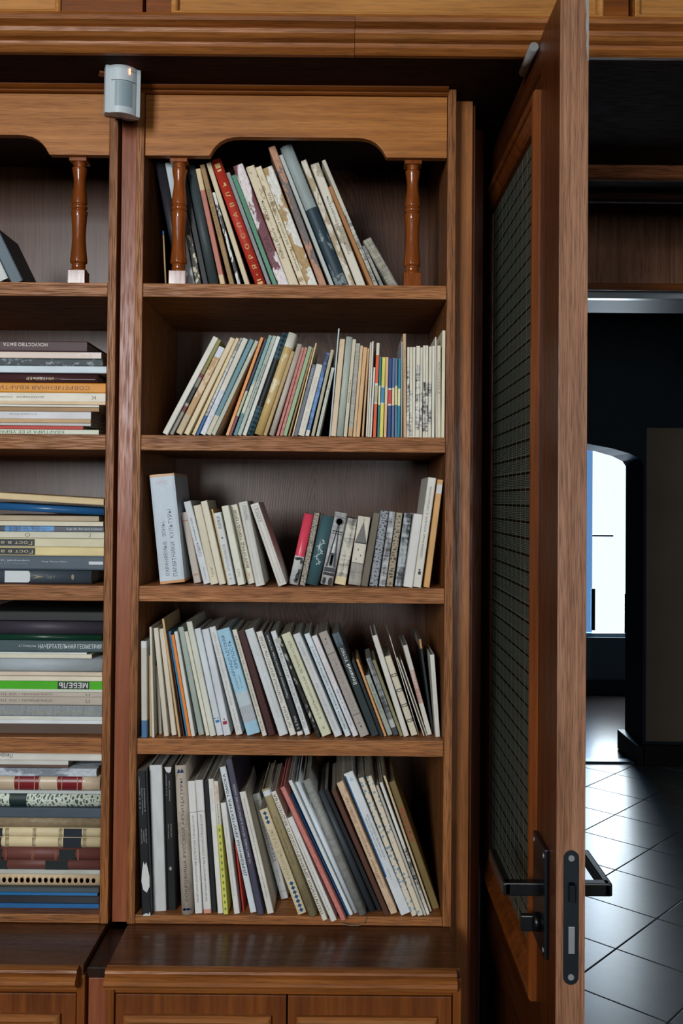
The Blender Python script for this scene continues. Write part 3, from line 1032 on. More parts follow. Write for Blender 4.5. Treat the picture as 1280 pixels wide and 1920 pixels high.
def page_mesh(T, H, D, hard, round_, bend):
    th = min(0.0026, T * 0.28) if hard else min(0.0008, T * 0.2)
    ins = 0.003 if hard else 0.0004
    y0 = 0.004 if round_ else th + .0002
    x0, x1 = th + .00005, T - th - .00005
    lv = [0, .2, .4, .6, .8, 1] if bend else [0, 1]
    vs, fs = [], []
    for z in lv:
        dx = bend * math.sin(math.pi * z)
        zz = ins + z * (H - 2 * ins)
        vs += [(x0 + dx, y0, zz), (x1 + dx, y0, zz), (x1 + dx, D - ins, zz), (x0 + dx, D - ins, zz)]
    for k in range(len(lv) - 1):
        for i in range(4):
            a, b = 4 * k + i, 4 * k + (i + 1) % 4
            fs.append((a, b, b + 4, a + 4))
    e = 4 * (len(lv) - 1)
    fs += [(3, 2, 1, 0), (e, e + 1, e + 2, e + 3)]
    return vs, fs


_seed = [0]


def build_book(label, group, T, H, D, spec, name='book'):
    """a book standing at the origin: x thickness, y into the shelf, z height"""
    _seed[0] += 1
    hard, round_ = spec.get('hard', False), spec.get('round', False)
    bend, worn = spec.get('bend', 0.0), spec.get('worn', 0.0)
    o = empty(name, (0, 0, 0), label, name, group)
    bands = spec.get('bands', [])
    rough = 0.3 if spec.get('gloss') else 0.52
    vs, fs, mi = cover_mesh(T, H, D, hard, round_, bands, spec['col'], bend, worn, _seed[0])
    me = bpy.data.meshes.new('cover')
    me.from_pydata(vs, [], fs)
    pt = spec.get('pat')
    mats = [book_mat(spec['col'], *(pt or ('plain',)), rough=rough)]
    for bd in bands:
        mats.append(book_mat(bd[2], *(bd[3] if len(bd) > 3 else ('plain',)), rough=rough))
    for mt in mats:
        me.materials.append(mt)
    me.polygons.foreach_set('material_index', mi)
    if round_:
        me.polygons.foreach_set('use_smooth', [abs(p.normal.z) < 0.5 for p in me.polygons])
    me.update()
    cv = bpy.data.objects.new('cover', me)
    COL.objects.link(cv)
    cv.parent = o
    vs, fs = page_mesh(T, H, D, hard, round_, bend)
    me = bpy.data.meshes.new('page_block')
    me.from_pydata(vs, [], fs)
    me.materials.append(M_PAGES)
    pg = bpy.data.objects.new('page_block', me)
    COL.objects.link(pg)
    pg.parent = o
    dxa = lambda t: bend * math.sin(math.pi * t)
    for tx in spec.get('txt', []):
        s, t0, t1, sc, hh, col = tx[:6]
        bold = tx[6] if len(tx) > 6 else 0.0
        v2, f2 = text_mesh(s, bold)
        if not v2:
            continue
        me = bpy.data.meshes.new('title')
        if len(tx) > 7 and tx[7] == 'across':           # reads across the spine
            pts = [((sc + (u - .5) * hh) * T, -.0003, (t0 + v * (t1 - t0)) * H) for u, v in v2]
        else:
            pts = [((sc - (v - .5) * hh) * T + dxa(t0 + u * (t1 - t0)), -.0003, (t0 + u * (t1 - t0)) * H) for u, v in v2]
        for fi, f_ in enumerate(f2):                    # layer the strokes by hundredths of a millimetre
            for i_ in f_:
                pts[i_] = (pts[i_][0], pts[i_][1] - 0.00001 * (fi % 9), pts[i_][2])
        me.from_pydata(pts, [], f2)
        me.materials.append(ink(col))
        to = bpy.data.objects.new('title', me)
        COL.objects.link(to)
        to.parent = o
    art = []
    for nm, polys, col in spec.get('art', []):
        if nm in ('title_label', 'gilt_lines', 'diamond_print', 'leaf_dots', 'rule_line', 'ornament'):
            art += [(nm.rstrip('s'), [q], col) for q in polys]       # each printed piece a part of its own
        else:
            art.append((nm, polys, col))
    for nm, polys, col in art:
        pts, f2 = [], []
        for pl_ in polys:
            f2.append(tuple(range(len(pts), len(pts) + len(pl_))))
            pts += [(s * T, -.00022, t * H) for s, t in pl_]
        me = bpy.data.meshes.new(nm)
        me.from_pydata(pts, [], f2)
        me.materials.append(ink(col) if not isinstance(col, bpy.types.Material) else col)
        to = bpy.data.objects.new(nm, me)
        COL.objects.link(to)
        to.parent = o
    return o


_ONES = ['', 'first', 'second', 'third', 'fourth', 'fifth', 'sixth', 'seventh', 'eighth', 'ninth', 'tenth', 'eleventh', 'twelfth', 'thirteenth',
         'fourteenth', 'fifteenth', 'sixteenth', 'seventeenth', 'eighteenth', 'nineteenth']
_TENS = {2: ('twenty', 'twentieth'), 3: ('thirty', 'thirtieth'), 4: ('forty', 'fortieth'), 5: ('fifty', 'fiftieth'), 6: ('sixty', 'sixtieth')}


def ordinal(n):
    if n < 20:
        return _ONES[n]
    return _TENS[n // 10][1] if n % 10 == 0 else _TENS[n // 10][0] + '-' + _ONES[n % 10]


def standing_shelf(shelf, zs, books, y_default, y_line, xlim, side='upright', depth=0.165):
    """books measured as (what, bottom-left x, width, top-left x, top y, colour, options) in photograph pixels"""
    items = []
    for bk in books:
        what, xb, w, xt, yt, col = bk[:6]
        sp = dict(bk[6]) if len(bk) > 6 else {}
        sp['col'] = col
        if 'yb' in sp:
            Y = on_floor(xb, sp['yb'], zs).y
            yl = sp['yb']
        else:
            Y, yl = sp.get('Y', y_default), y_line
        pb, pt = at(xb, yl, Y), at(xt, yt, Y)
        sl = (pt.x - pb.x) / (pt.z - pb.z)
        th = math.atan(-sl)                       # >0: top leans to the left
        T = w * Y / FPX * math.cos(th)
        x0 = pb.x - sl * (pb.z - zs)              # left edge where it meets the shelf plane
        items.append(dict(what=what, sp=sp, Y=Y, sl=sl, th=th, T=T, x0=x0, top=pt.z, z0=zs))
    # keep neighbours from running into each other
    def gap(a, b):
        ha = min(a['top'], b['top']) - 0.001
        return min((b['x0'] + b['sl'] * (z - zs)) - (a['x0'] + a['sl'] * (z - zs) + a['T'] / math.cos(a['th'])) for z in (zs + 0.001, ha))

    GAP = 0.0006
    pairs = [(items[i], items[i + k]) for i in range(len(items)) for k in (1, 2, 3) if i + k < len(items)]
    for rnd_ in range(5):
        for a, b in pairs:
            g = gap(a, b)
            if g < GAP:
                d = GAP - g
                cut = min(d * 0.5, a['T'] * 0.15)
                a['T'] -= cut * math.cos(a['th'])
                d -= cut
                d = min(d, 0.002)
                b['x0'] += d
                b['T'] = max(b['T'] * 0.85, b['T'] - d * math.cos(b['th']))
    for it in items:                                   # stay clear of the far side panel
        xr = it['x0'] + it['T'] / math.cos(it['th']) + max(0.0, it['sl'] * (it['top'] - zs))
        if xr > xlim[1] - 0.0008:
            it['x0'] -= xr - (xlim[1] - 0.0008)
    for rnd_ in range(6):
        for a, b in pairs[::-1]:
            g = gap(a, b)
            if g < 0.0004:
                a['x0'] -= (0.0004 - g) * 0.6
                a['T'] = max(0.0016, a['T'] - (0.0004 - g) * 0.42 * math.cos(a['th']))
    n = 0
    for it in items:
        n += 1
        T, th, sp = it['T'], it['th'], it['sp']
        if th >= 0:
            ox, oz = it['x0'], zs
        else:
            oz = zs + T * math.sin(-th)
            ox = it['x0'] + it['sl'] * (oz - zs)
        H = (it['top'] - oz) / math.cos(th)
        thin = T < 0.0062 and not sp.get('hard')
        nm = 'booklet' if thin else 'book'
        D = sp.get('D', min(0.26, max(0.12, H * 0.74)))
        D = min(D, BACK - it['Y'] - 0.006)
        lab = it['what'] + ', ' + ordinal(n) + ' from left on the ' + shelf
        o = build_book(lab, 'standing on the ' + shelf, T, H, D, sp, nm)
        o.matrix_world = (Matrix.Translation((ox, it['Y'], oz + 0.0003)) @ Matrix.Rotation(sp.get('yaw', 0.0), 4, 'Z') @ Matrix.Rotation(-th, 4, 'Y'))
    return n


def stack(shelf, zs, books, y_base, y_ref, slope=0.0):
    """flat books from the bottom up: (what, thickness px, right end px, colour, options); text flag 'up' reads upright"""
    z = zs + 0.0003
    k = F / FPX * 1.012
    n = 0
    for bk in books:
        what, t, xr, col = bk[:4]
        sp = dict(bk[4]) if len(bk) > 4 else {}
        sp['col'] = col
        n += 1
        Y = sp.get('Y', F + 0.022 + 0.006 * ((n * 7) % 4) / 4)
        T = t * k
        H = sp.get('H', 0.245)
        X1 = min(at(xr, y_ref, Y).x, LX1 - 0.002)
        if 'l' in sp:
            H = X1 - at(sp['l'], y_ref, Y).x
        nm = 'booklet' if T < 0.0062 and not sp.get('hard') else 'book'
        lab = what + ', ' + ordinal(n) + ' from bottom in the ' + shelf + ' stack'
        o = build_book(lab, 'lying flat on the ' + shelf, T, H, min(0.2, BACK - Y - .01), sp, nm)
        tilt = sp.get('tilt', slope)
        if sp.get('up'):        # top of the book to the right
            M = Matrix.Translation((X1 - H, Y, z + T)) @ Matrix.Rotation(math.pi / 2, 4, 'Y')
        else:                   # top to the left: lettering upside down
            M = Matrix.Translation((X1, Y, z)) @ Matrix.Rotation(-math.pi / 2, 4, 'Y')
        if tilt:
            piv = Vector((X1, Y, z))
            M = Matrix.Translation(piv) @ Matrix.Rotation(tilt, 4, 'Y') @ Matrix.Translation(-piv) @ M
        o.matrix_world = M
        z += T + 0.0004 + sp.get('gap', 0)
    return n

# ------------------------------------------------------------------ the books themselves
WHITE, CREAM, OFFW = (206, 204, 196), (204, 192, 162), (196, 194, 184)
PALEB, BEIGE, TAN = (196, 206, 212), (190, 180, 164), (188, 156, 112)
BLK, GREY, INKG = (20, 22, 24), (150, 152, 150), (120, 122, 124)
DK = (30, 30, 34)


def diamond(s, t, ds, dt):
    return [(s - ds, t), (s, t - dt), (s + ds, t), (s, t + dt)]


def rect(s0, s1, t0, t1):
    return [(s0, t0), (s1, t0), (s1, t1), (s0, t1)]


def border(s0, s1, t0, t1, ws, wt):
    return [rect(s0, s0 + ws, t0, t1), rect(s1 - ws, s1, t0, t1), rect(s0, s1, t0, t0 + wt), rect(s0, s1, t1 - wt, t1)]


def disc(s, t, rs, rt, n=10):
    return [(s + rs * math.cos(2 * math.pi * k / n), t + rt * math.sin(2 * math.pi * k / n)) for k in range(n)]


HB = dict(hard=True, round=True)
HC = dict(hard=True)


def o_(*a, **k):
    d = {}
    for x in a:
        d.update(x)
    d.update(k)
    return d


TORN = ('torn', (222, 214, 196), 1.0)
S1 = [
    ('black hardcover behind a baluster', 333, 18, 290, 304, (38, 38, 44), HB),
    ('pale grey magazine behind a baluster', 352, 13, 309, 306, (176, 184, 188)),
    ('dark brochure with a frayed cream edge', 366, 12, 323, 312, (52, 50, 46), o_(pat=('worn', (196, 186, 160), 1.0), worn=.003)),
    ('narrow black book', 379, 11, 335, 316, (26, 28, 30)),
    ('dark slate hardcover with a rounded spine', 391, 19, 347, 312, (58, 68, 70), HB),
    ('pink spined book with cream ends', 411, 14, 365, 317, (176, 110, 94), o_(bands=[(0, .12, (206, 182, 142)), (.82, 1, (206, 182, 142))], worn=.002)),
    ('brown paper covered book with dark lettering', 426, 15, 371, 310, (146, 116, 74), o_(txt=[('УКАЗАТЕЛЬ УЛИЦ', .42, .80, .5, .5, (84, 62, 40))])),
    ('short tattered black and white booklet', 443, 9, 396, 361, (60, 60, 58), o_(pat=('torn', (206, 208, 204), 1.6), worn=.004)),
    ('plain cream book against the red hardcover', 454, 16, 382, 306, (200, 188, 158), o_(worn=.003)),
    ('red hardcover with gold capital letters', 475, 24, 392, 302, (176, 52, 38),
     o_(HB, txt=[('Я  Р  О  С  Л  А  В  Л  Ь', .15, .82, .5, .42, (206, 168, 108))],
        art=[('ornament', [rect(.25, .75, .93, .965), rect(.3, .7, .905, .92), rect(.25, .75, .03, .05), rect(.3, .7, .06, .07), diamond(.5, .105, .08, .008)], (206, 168, 108))])),
    ('thin grey cloth booklet', 499, 9, 423, 325, (132, 136, 140)),
    ('slim green hardcover', 509, 10, 433, 330, (68, 124, 96), o_(HC, gloss=1)),
    ('maroon book in torn white wrapping', 520, 21, 436, 312, (100, 44, 56),
     o_(pat=('torn', (214, 206, 206), .55), worn=.005, gloss=1, txt=[('ОКА', .30, .42, .5, .5, (60, 24, 30))])),
    ('tattered cream guidebook with dark serif lettering', 541, 19, 460, 314, (206, 194, 166),
     o_(pat=('worn', (150, 128, 96), .5), worn=.005, txt=[('Город Волга — КАЗАНЬ', .25, .72, .45, .42, (60, 50, 42))])),
    ('cracked cream guidebook with black lettering', 560, 14, 477, 314, (210, 198, 170),
     o_(pat=('worn', (160, 136, 100), .5), worn=.005, txt=[('Щекушин · ВЕЛИКИЙ НОВГОРОД', .15, .78, .5, .55, (60, 50, 42))])),
    ('peeling brown and white book', 574, 20, 492, 316, (168, 138, 92), o_(pat=('torn', (222, 218, 206), .8), worn=.005)),
    ('tall marbled grey and orange hardcover', 597, 16, 503, 277, (104, 98, 96), o_(HC, pat=('torn', (176, 130, 104), .9), worn=.002)),
    ('narrow pale grey book', 615, 9, 521, 292, (176, 182, 178)),
    ('teal book under torn grey paper', 628, 25, 525, 276, (40, 58, 68), o_(HB, pat=('worn', (120, 134, 138), .35), bands=[(.56, 1, (142, 154, 154)), (0, .10, (134, 146, 146), ('torn', (60, 76, 84), 1.0))], worn=.004)),
    ('white book with a crumbling spine', 652, 12, 563, 302, (206, 200, 184), o_(pat=('torn', (168, 152, 124), .8), worn=.004)),
    ('whitish guidebook with dark spine lettering', 667, 20, 582, 309, (204, 200, 184), o_(pat=('worn', (160, 150, 130), .4), worn=.004, txt=[('КИЕВ — ПУТЕВОДИТЕЛЬ', .28, .74, .5, .3, (56, 52, 48))])),
    ('short orange brown booklet', 688, 10, 613, 351, (160, 108, 60)),
    ('white booklet with a black printed lower half', 699, 9, 603, 302, (190, 186, 172), o_(bands=[(.0, .62, (36, 36, 36), ('photo', (186, 184, 172), .8))])),
    ('dark grey brochure slumping under the row', 709, 9, 677, 462, (92, 96, 98), o_(pat=('photo', (150, 150, 142), .6), worn=.003, D=.13)),
    ('frayed grey brochure slumped furthest', 724, 20, 679, 452, (166, 160, 142), o_(pat=('photo', (112, 110, 102), .8), worn=.005, D=.13)),
]
standing_shelf('top shelf', SH[0][1], S1, F + 0.056, 531, (RX0, RX1))

MID = (216, 206, 160)
BWP = ('photo', (214, 212, 200), .7)
S2 = [
    ('white hardcover leaning furthest', 302, 13, 400, 630, (206, 204, 192), HC),
    ('striped olive and maroon book', 316, 8, 408, 636, (128, 122, 66),
     o_(bands=[(0, .24, (128, 124, 118)), (.24, .30, (100, 34, 40)), (.30, .33, (150, 150, 146)), (.33, .5, (26, 32, 30)), (.5, .6, (120, 118, 112)), (.6, .64, (110, 36, 40))])),
    ('worn tan book with a white taped top', 327, 13, 411, 648, (176, 140, 98), o_(pat=('worn', (202, 182, 148), .5), bands=[(.88, 1, (198, 204, 214)), (0, .22, (182, 166, 134))], worn=.003)),
    ('plain cream book', 343, 13, 432, 632, (204, 188, 156), o_(HC)),
    ('slimmer plain cream book', 356, 10, 440, 633, (208, 190, 150), o_(HC)),
    ('grey photo booklet with a blue foot', 366, 7, 449, 633, (110, 112, 112), o_(pat=('photo', (196, 198, 196), .8), bands=[(0, .2, (24, 88, 146))])),
    ('marbled white book with a cream top', 373, 12, 455, 633, (204, 200, 188), o_(bands=[(0, .46, (170, 176, 188), ('photo', (206, 210, 218), 1.4))])),
    ('blue grey book with a cream foot', 385, 10, 468, 635, (98, 136, 146), o_(bands=[(0, .2, (196, 190, 168))])),
    ('pale green grey book with white marks', 395, 9, 478, 638, (172, 176, 160), o_(pat=('worn', (206, 206, 196), .3))),
    ('thin orange booklet', 422, 7, 488, 632, (222, 142, 82), o_(bands=[(0, .2, (226, 160, 104))])),
    ('narrow navy booklet with a maroon foot', 429, 6, 496, 635, (40, 50, 66), o_(bands=[(0, .2, (118, 62, 76)), (.2, .46, (176, 184, 158))])),
    ('teal and cream patterned book', 435, 9, 502, 628, (126, 160, 156), o_(pat=('torn', (196, 198, 180), .5), bands=[(0, .22, (88, 130, 134))])),
    ('grey green book with black spine lettering', 444, 9, 511, 629, (164, 174, 166), o_(txt=[('КУМИРЫ ГОРОДА', .28, .72, .55, .45, (40, 44, 46))])),
    ('narrow white book beside the plaid one', 453, 9, 518, 630, (206, 208, 200)),
    ('dark blue plaid hardcover', 462, 12, 529, 623, (22, 26, 30), o_(HB, bands=[(0, .28, (24, 40, 50), ('plaid', (60, 92, 104))), (.74, 1, (24, 40, 50), ('plaid', (60, 92, 104)))])),
    ('thick tan hardcover with a white top', 475, 17, 541, 622, (186, 158, 100), o_(HB, bands=[(.86, 1, (206, 204, 192)), (.3, .8, (188, 164, 112), ('worn', (214, 202, 168), .6))])),
    ('thin tan booklet', 493, 8, 546, 658, (172, 146, 100)),
    ('greyish beige hardcover', 502, 13, 556, 644, (184, 176, 164), HB),
    ('thin dusty pink booklet', 516, 7, 564, 651, (184, 118, 108), o_(pat=('linen',))),
    ('dusty pink booklet twin', 523, 7, 570, 651, (188, 122, 112), o_(pat=('linen',))),
    ('pale green booklet', 530, 9, 578, 649, (144, 170, 134)),
    ('sliver of a brown booklet', 539, 5, 584, 652, (152, 120, 80)),
    ('yellowed thin booklet standing higher', 544, 5, 588, 643, (210, 184, 138)),
    ('slate blue book with pale lettering', 549, 9, 584, 683, (98, 106, 120), o_(txt=[('ОМНО', .70, .95, .5, .6, (170, 178, 188))])),
    ('broad white book with faint lettering', 558, 13, 593, 682, (208, 204, 192), o_(txt=[('ЗОДЧЕСТВО · СЕВЕР', .10, .50, .5, .35, (170, 166, 158)), ('НАРОД', .58, .82, .5, .35, (176, 172, 164))])),
    ('blue and navy photo covered book', 572, 9, 611, 661, (34, 52, 86), o_(pat=('photo', (98, 140, 196), .5), bands=[(0, .07, (206, 208, 208))])),
    ('grey beige book with a curled top', 581, 11, 618, 655, (174, 166, 142), o_(worn=.003)),
    ('short pale green white book', 592, 11, 621, 689, (190, 194, 180), o_(txt=[('памятники города на Неве', .05, .93, .5, .35, (110, 112, 104))])),
    ('bluish white book standing tallest', 608, 8, 625, 616, (180, 194, 200)),
    ('cream book with a chipped spine', 617, 13, 634, 635, (204, 184, 154), o_(pat=('worn', (188, 158, 118), .4), worn=.004)),
    ('grey green hardcover with rounded spine', 631, 12, 649, 631, (174, 184, 176), HB),
    ('thin cream booklet with dark lettering', 644, 7, 661, 636, (200, 192, 168), o_(txt=[('Белое озеро', .35, .58, .5, .55, (60, 56, 50))])),
    ('grey cloth book with a tan foot', 652, 9, 667, 643, (162, 162, 152), o_(pat=('linen',), bands=[(0, .10, (184, 152, 108))], worn=.002)),
    ('pale tan booklet', 661, 6, 675, 648, (208, 178, 138)),
    ('light brown booklet', 667, 9, 681, 651, (204, 168, 122)),
    ('brownish torn booklet', 676, 6, 687, 653, (192, 152, 106), o_(worn=.003)),
    ('white booklet with a ragged top', 682, 6, 690, 641, (204, 196, 180), o_(worn=.005)),
    ('white booklet beside the ragged one', 687, 5, 695, 640, (208, 204, 190)),
    ('shorter white booklet', 692, 5, 699, 689, (208, 206, 196)),
    ('orange book with a white top and grey middle', 697, 8, 704, 643, (228, 88, 48),
     o_(bands=[(.35, .37, WHITE), (.37, .55, (172, 168, 142)), (.55, .57, WHITE), (.87, 1, (208, 204, 184))])),
    ('teal booklet with a cream middle', 706, 5, 710, 669, (24, 120, 130), o_(bands=[(.40, .64, MID)])),
    ('yellow booklet with a blue middle', 711, 7, 716, 670, (226, 206, 100), o_(bands=[(.41, .43, WHITE), (.43, .62, (66, 136, 176)), (.62, .64, WHITE)])),
    ('peach booklet with a cream middle', 719, 6, 723, 670, (214, 176, 128), o_(bands=[(.41, .63, (214, 200, 168))])),
    ('navy booklet with a red middle', 725, 8, 728, 672, (40, 66, 118), o_(bands=[(.40, .42, WHITE), (.42, .60, (196, 64, 66)), (.60, .62, WHITE)])),
    ('slate blue booklet with a cream middle', 733, 6, 735, 671, (88, 112, 146), o_(bands=[(.40, .62, MID)])),
    ('greyish blue booklet with a cream middle', 739, 6, 740, 672, (92, 114, 148), o_(bands=[(.41, .65, MID)])),
    ('bright teal booklet with a cream middle', 744, 6, 746, 673, (24, 128, 146), o_(bands=[(.40, .62, (220, 214, 168))])),
    ('sliver of a grey booklet', 750, 4, 751, 641, (150, 158, 158)),
    ('tall brown paper book with vertical lettering', 755, 7, 754, 626, (190, 160, 124), o_(txt=[('ЛЕТОПИСИ СЕЛА', .56, .84, .5, .4, (110, 84, 60))])),
    ('white booklet with a black printed band', 762, 5, 763, 651, (210, 206, 188), o_(bands=[(.07, .78, (24, 26, 28), BWP)])),
    ('white booklet with grey print low down', 767, 6, 768, 651, (210, 206, 188), o_(bands=[(.02, .52, (56, 58, 58), BWP)])),
    ('plain white booklet', 773, 5, 774, 651, (212, 208, 190)),
    ('wider white booklet with a dark photo', 778, 8, 780, 649, (212, 208, 190), o_(bands=[(.08, .80, (34, 36, 38), BWP)])),
    ('white booklet with a dark printed half', 786, 5, 788, 652, (210, 206, 190), o_(bands=[(.12, .50, (34, 34, 34), BWP)])),
    ('white booklet with a grey fading print', 792, 5, 793, 648, (212, 208, 190), o_(bands=[(.06, .60, (34, 38, 42), BWP)])),
    ('white booklet with striped dark print', 797, 5, 798, 648, (212, 208, 190), o_(bands=[(.06, .60, (30, 34, 40), BWP)])),
    ('white booklet with a black tree print', 802, 6, 804, 650, (210, 206, 188), o_(bands=[(.14, .60, (34, 34, 34), BWP)])),
    ('clean white booklet', 809, 6, 810, 649, (214, 212, 198)),
    ('sliver of a tall white booklet', 815, 3, 814, 632, (206, 202, 186)),
    ('cream booklet with fine grey lettering', 819, 7, 819, 648, (204, 198, 174), o_(txt=[('архитектурный ансамбль', .48, .82, .3, .3, (90, 86, 76)), ('города', .48, .82, .7, .3, (90, 86, 76))])),
    ('tallest cream booklet against the side panel', 827, 6, 829, 620, (210, 204, 180)),
]
standing_shelf('second shelf', SH[1][1], S2, F + 0.008, 816, (RX0, RX1))

S3 = [
    ('thick pale blue book with two lines of lettering', 300, 47, 280, 891, (180, 192, 202),
     o_(yb=1096, hard=True, bands=[(0, .025, (190, 140, 96)), (.975, 1, (196, 160, 124))], worn=.002,
        txt=[('ОХРАНЯЕМЫЕ   ЗОНЫ,', .07, .57, .36, .17, (76, 88, 112)), ('ПАМЯТНИКИ  КУЛЬТУРЫ', .06, .67, .66, .17, (76, 88, 112)),
             ('ЛЭС', .90, .935, .45, .5, (196, 168, 164), 0.0, 'across')])),
    ('greyish beige book with thin red lines', 363, 16, 338, 962, (170, 160, 150), o_(yb=1094, art=[('red_line', [rect(0, 1, .875, .888)], (170, 80, 66))], txt=[('К ЮБИЛЕЮ', .10, .13, .5, .7, (170, 84, 70), 0, 'across')])),
    ('bluish white book with black script lettering', 380, 16, 342, 942, (194, 200, 204), o_(yb=1096, txt=[('Суздаль', .33, .50, .5, .55, DK), ('каменное чудо', .52, .80, .5, .3, (90, 96, 104)), ('М.В.Быковцев', .05, .20, .5, .3, INKG)])),
    ('cream book with a short grey title', 395, 15, 362, 949, (200, 194, 172), o_(yb=1097, txt=[('Ташкент', .09, .22, .5, .35, INKG)])),
    ('pale cream book standing higher', 411, 14, 376, 941, (206, 200, 182), o_(yb=1097)),
    ('sliver of a yellow booklet', 424, 4, 394, 955, (196, 166, 104), o_(yb=1096)),
    ('white book with wide-spaced grey capitals', 428, 14, 400, 963, (198, 202, 202), o_(yb=1098, txt=[('КИЖИ', .78, .95, .5, .5, DK), ('А. В. ОПОЛОВНИКОВ', .07, .56, .5, .36, (110, 112, 116))],
       art=[('flower_emblem', [diamond(.5, .65, .2, .008), diamond(.5, .65, .09, .018)], (90, 92, 96))])),
    ('cream white book with a small script title', 446, 15, 415, 950, (202, 202, 188), o_(yb=1098, txt=[('Прага', .10, .20, .5, .5, (120, 110, 104))])),
    ('cream book with bold black capitals', 463, 15, 430, 948, (206, 202, 184), o_(yb=1096, txt=[('ВОЛГОГРАД  ГОРОД-ГЕРОЙ', .20, .93, .52, .52, DK, .02), ('очерк', .07, .14, .5, .3, (180, 80, 70))])),
    ('off-white book with a short dark title', 480, 17, 447, 943, (196, 196, 190), o_(yb=1100, txt=[('ТБИЛИСИ', .78, .96, .55, .32, (66, 66, 70))], art=[('frame_line', border(.3, .8, .03, .98, .03, .003), (150, 150, 148))])),
    ('white book leaning right with a ruled border', 522, 17, 469, 947, (202, 200, 192), o_(yb=1100, txt=[('КАЛУГА', .78, .94, .52, .34, (70, 68, 70))], art=[('frame_line', border(.28, .78, .03, .97, .035, .003), (110, 108, 108))])),
    ('glossy pink hardcover with a photo foot', 540, 20, 570, 962, (204, 66, 88), o_(HB, yb=1098, gloss=1, bands=[(0, .40, (190, 194, 194))],
       art=[('tree_print', [disc(.72, .12, .22, .055), disc(.78, .19, .14, .04), disc(.64, .06, .2, .03), disc(.3, .36, .22, .022), disc(.6, .37, .25, .02), disc(.8, .33, .15, .03)], (30, 32, 32)),
            ('water_lines', [rect(.05, .5, .06 + .03 * k, .068 + .03 * k) for k in range(5)], (140, 146, 148))])),
    ('brown book with scrolled ornament', 560, 12, 588, 961, (72, 64, 56), o_(HC, yb=1099, pat=('ornament', (150, 142, 128), 1.3))),
    ('dark teal hardcover with a white vine', 572, 24, 603, 965, (62, 92, 98), o_(HB, yb=1099, gloss=1,
       art=[('vine', [disc(.5 + .16 * math.sin(k * .9), .30 + .0205 * k, .06, .0085) for k in range(18)] +
             [diamond(.5 + .3 * math.sin(k * 1.3 + .8), .31 + .03 * k, .045, .010) for k in range(12)], (196, 206, 204))])),
    ('black and white church photo hardcover', 599, 24, 628, 959, (150, 152, 152), o_(HB, yb=1099, gloss=1, pat=('photo', (196, 198, 198), .5),
       art=[('facade_print', [[(.12, .25), (.28, .25), (.5, .80), (.72, .25), (.88, .25), (.56, .86), (.44, .86)], rect(.06, .94, .18, .24), rect(.1, .9, .73, .745), rect(.36, .64, .26, .44), rect(.1, .9, .70, .71)], (52, 54, 58)),
            ('dome_print', [disc(.5, .875, .34, .055), rect(.1, .9, .93, .94)], (96, 98, 102)),
            ('arch_print', [disc(.25, .05, .14, .05), disc(.72, .05, .16, .06), rect(.05, .95, .13, .17)], (24, 24, 26)),
            ('window_print', [rect(.42, .58, .28, .41), disc(.5, .875, .26, .042)], (186, 188, 188))])),
    ('grey photo book with a cream foot', 626, 22, 650, 970, (84, 84, 82), o_(yb=1098, pat=('photo', (190, 186, 172), .45), bands=[(0, .12, (204, 190, 148))], worn=.003)),
    ('photo book showing a pointed tower', 651, 24, 671, 967, (196, 190, 176), o_(yb=1099, worn=.003,
       bands=[(0, .32, (126, 124, 118), ('photo', (160, 156, 146), .4))],
       art=[('tower_roof_print', [[(.02, .62), (.98, .62), (.5, .93)], rect(.48, .52, .92, .97)], (104, 104, 102)),
            ('tower_shadow_print', [rect(.04, .96, .605, .622), rect(.0, 1, .318, .326), rect(.36, .42, .5, .53), rect(.62, .68, .42, .45), rect(.3, .35, .36, .39)], (52, 52, 52))])),
    ('narrow dark olive book', 676, 13, 700, 961, (100, 92, 78), o_(yb=1100)),
    ('grey book with engraved leaf pattern', 692, 15, 714, 957, (54, 58, 62), o_(HC, yb=1100, pat=('ornament', (136, 142, 148), 1.0))),
    ('black and white book with stone arches', 710, 12, 730, 959, (40, 42, 44), o_(yb=1100, pat=('photo', (176, 178, 180), .35))),
    ('brown book with carved rosettes', 724, 12, 743, 961, (74, 66, 54), o_(yb=1100,  pat=('ornament', (150, 138, 116), .8))),
    ('black and white book with tall arches', 740, 15, 758, 962, (36, 40, 42), o_(yb=1100, pat=('photo', (160, 168, 172), .45))),
    ('plain white book beside the tall one', 755, 18, 775, 963, (204, 204, 200), o_(yb=1102, hard=True)),
    ('tall white book with long black title', 774, 15, 803, 895, (204, 202, 192), o_(yb=1102, txt=[('МЕМОРИАЛЬНЫЕ  АНСАМБЛИ  В  ГОРОДАХ-ГЕРОЯХ', .27, .92, .5, .3, (52, 52, 54))],
       art=[('emblem', [rect(.38, .72, .115, .145), disc(.5, .158, .14, .008)], (40, 40, 42))])),
    ('tan book with a white paper label', 794, 11, 820, 899, (196, 152, 96), o_(yb=1102, art=[('paper_label', [rect(.08, .92, .87, .955)], (200, 206, 212))])),
]
standing_shelf('third shelf', SH[2][1], S3, F + 0.02, 1098, (RX0, RX1))

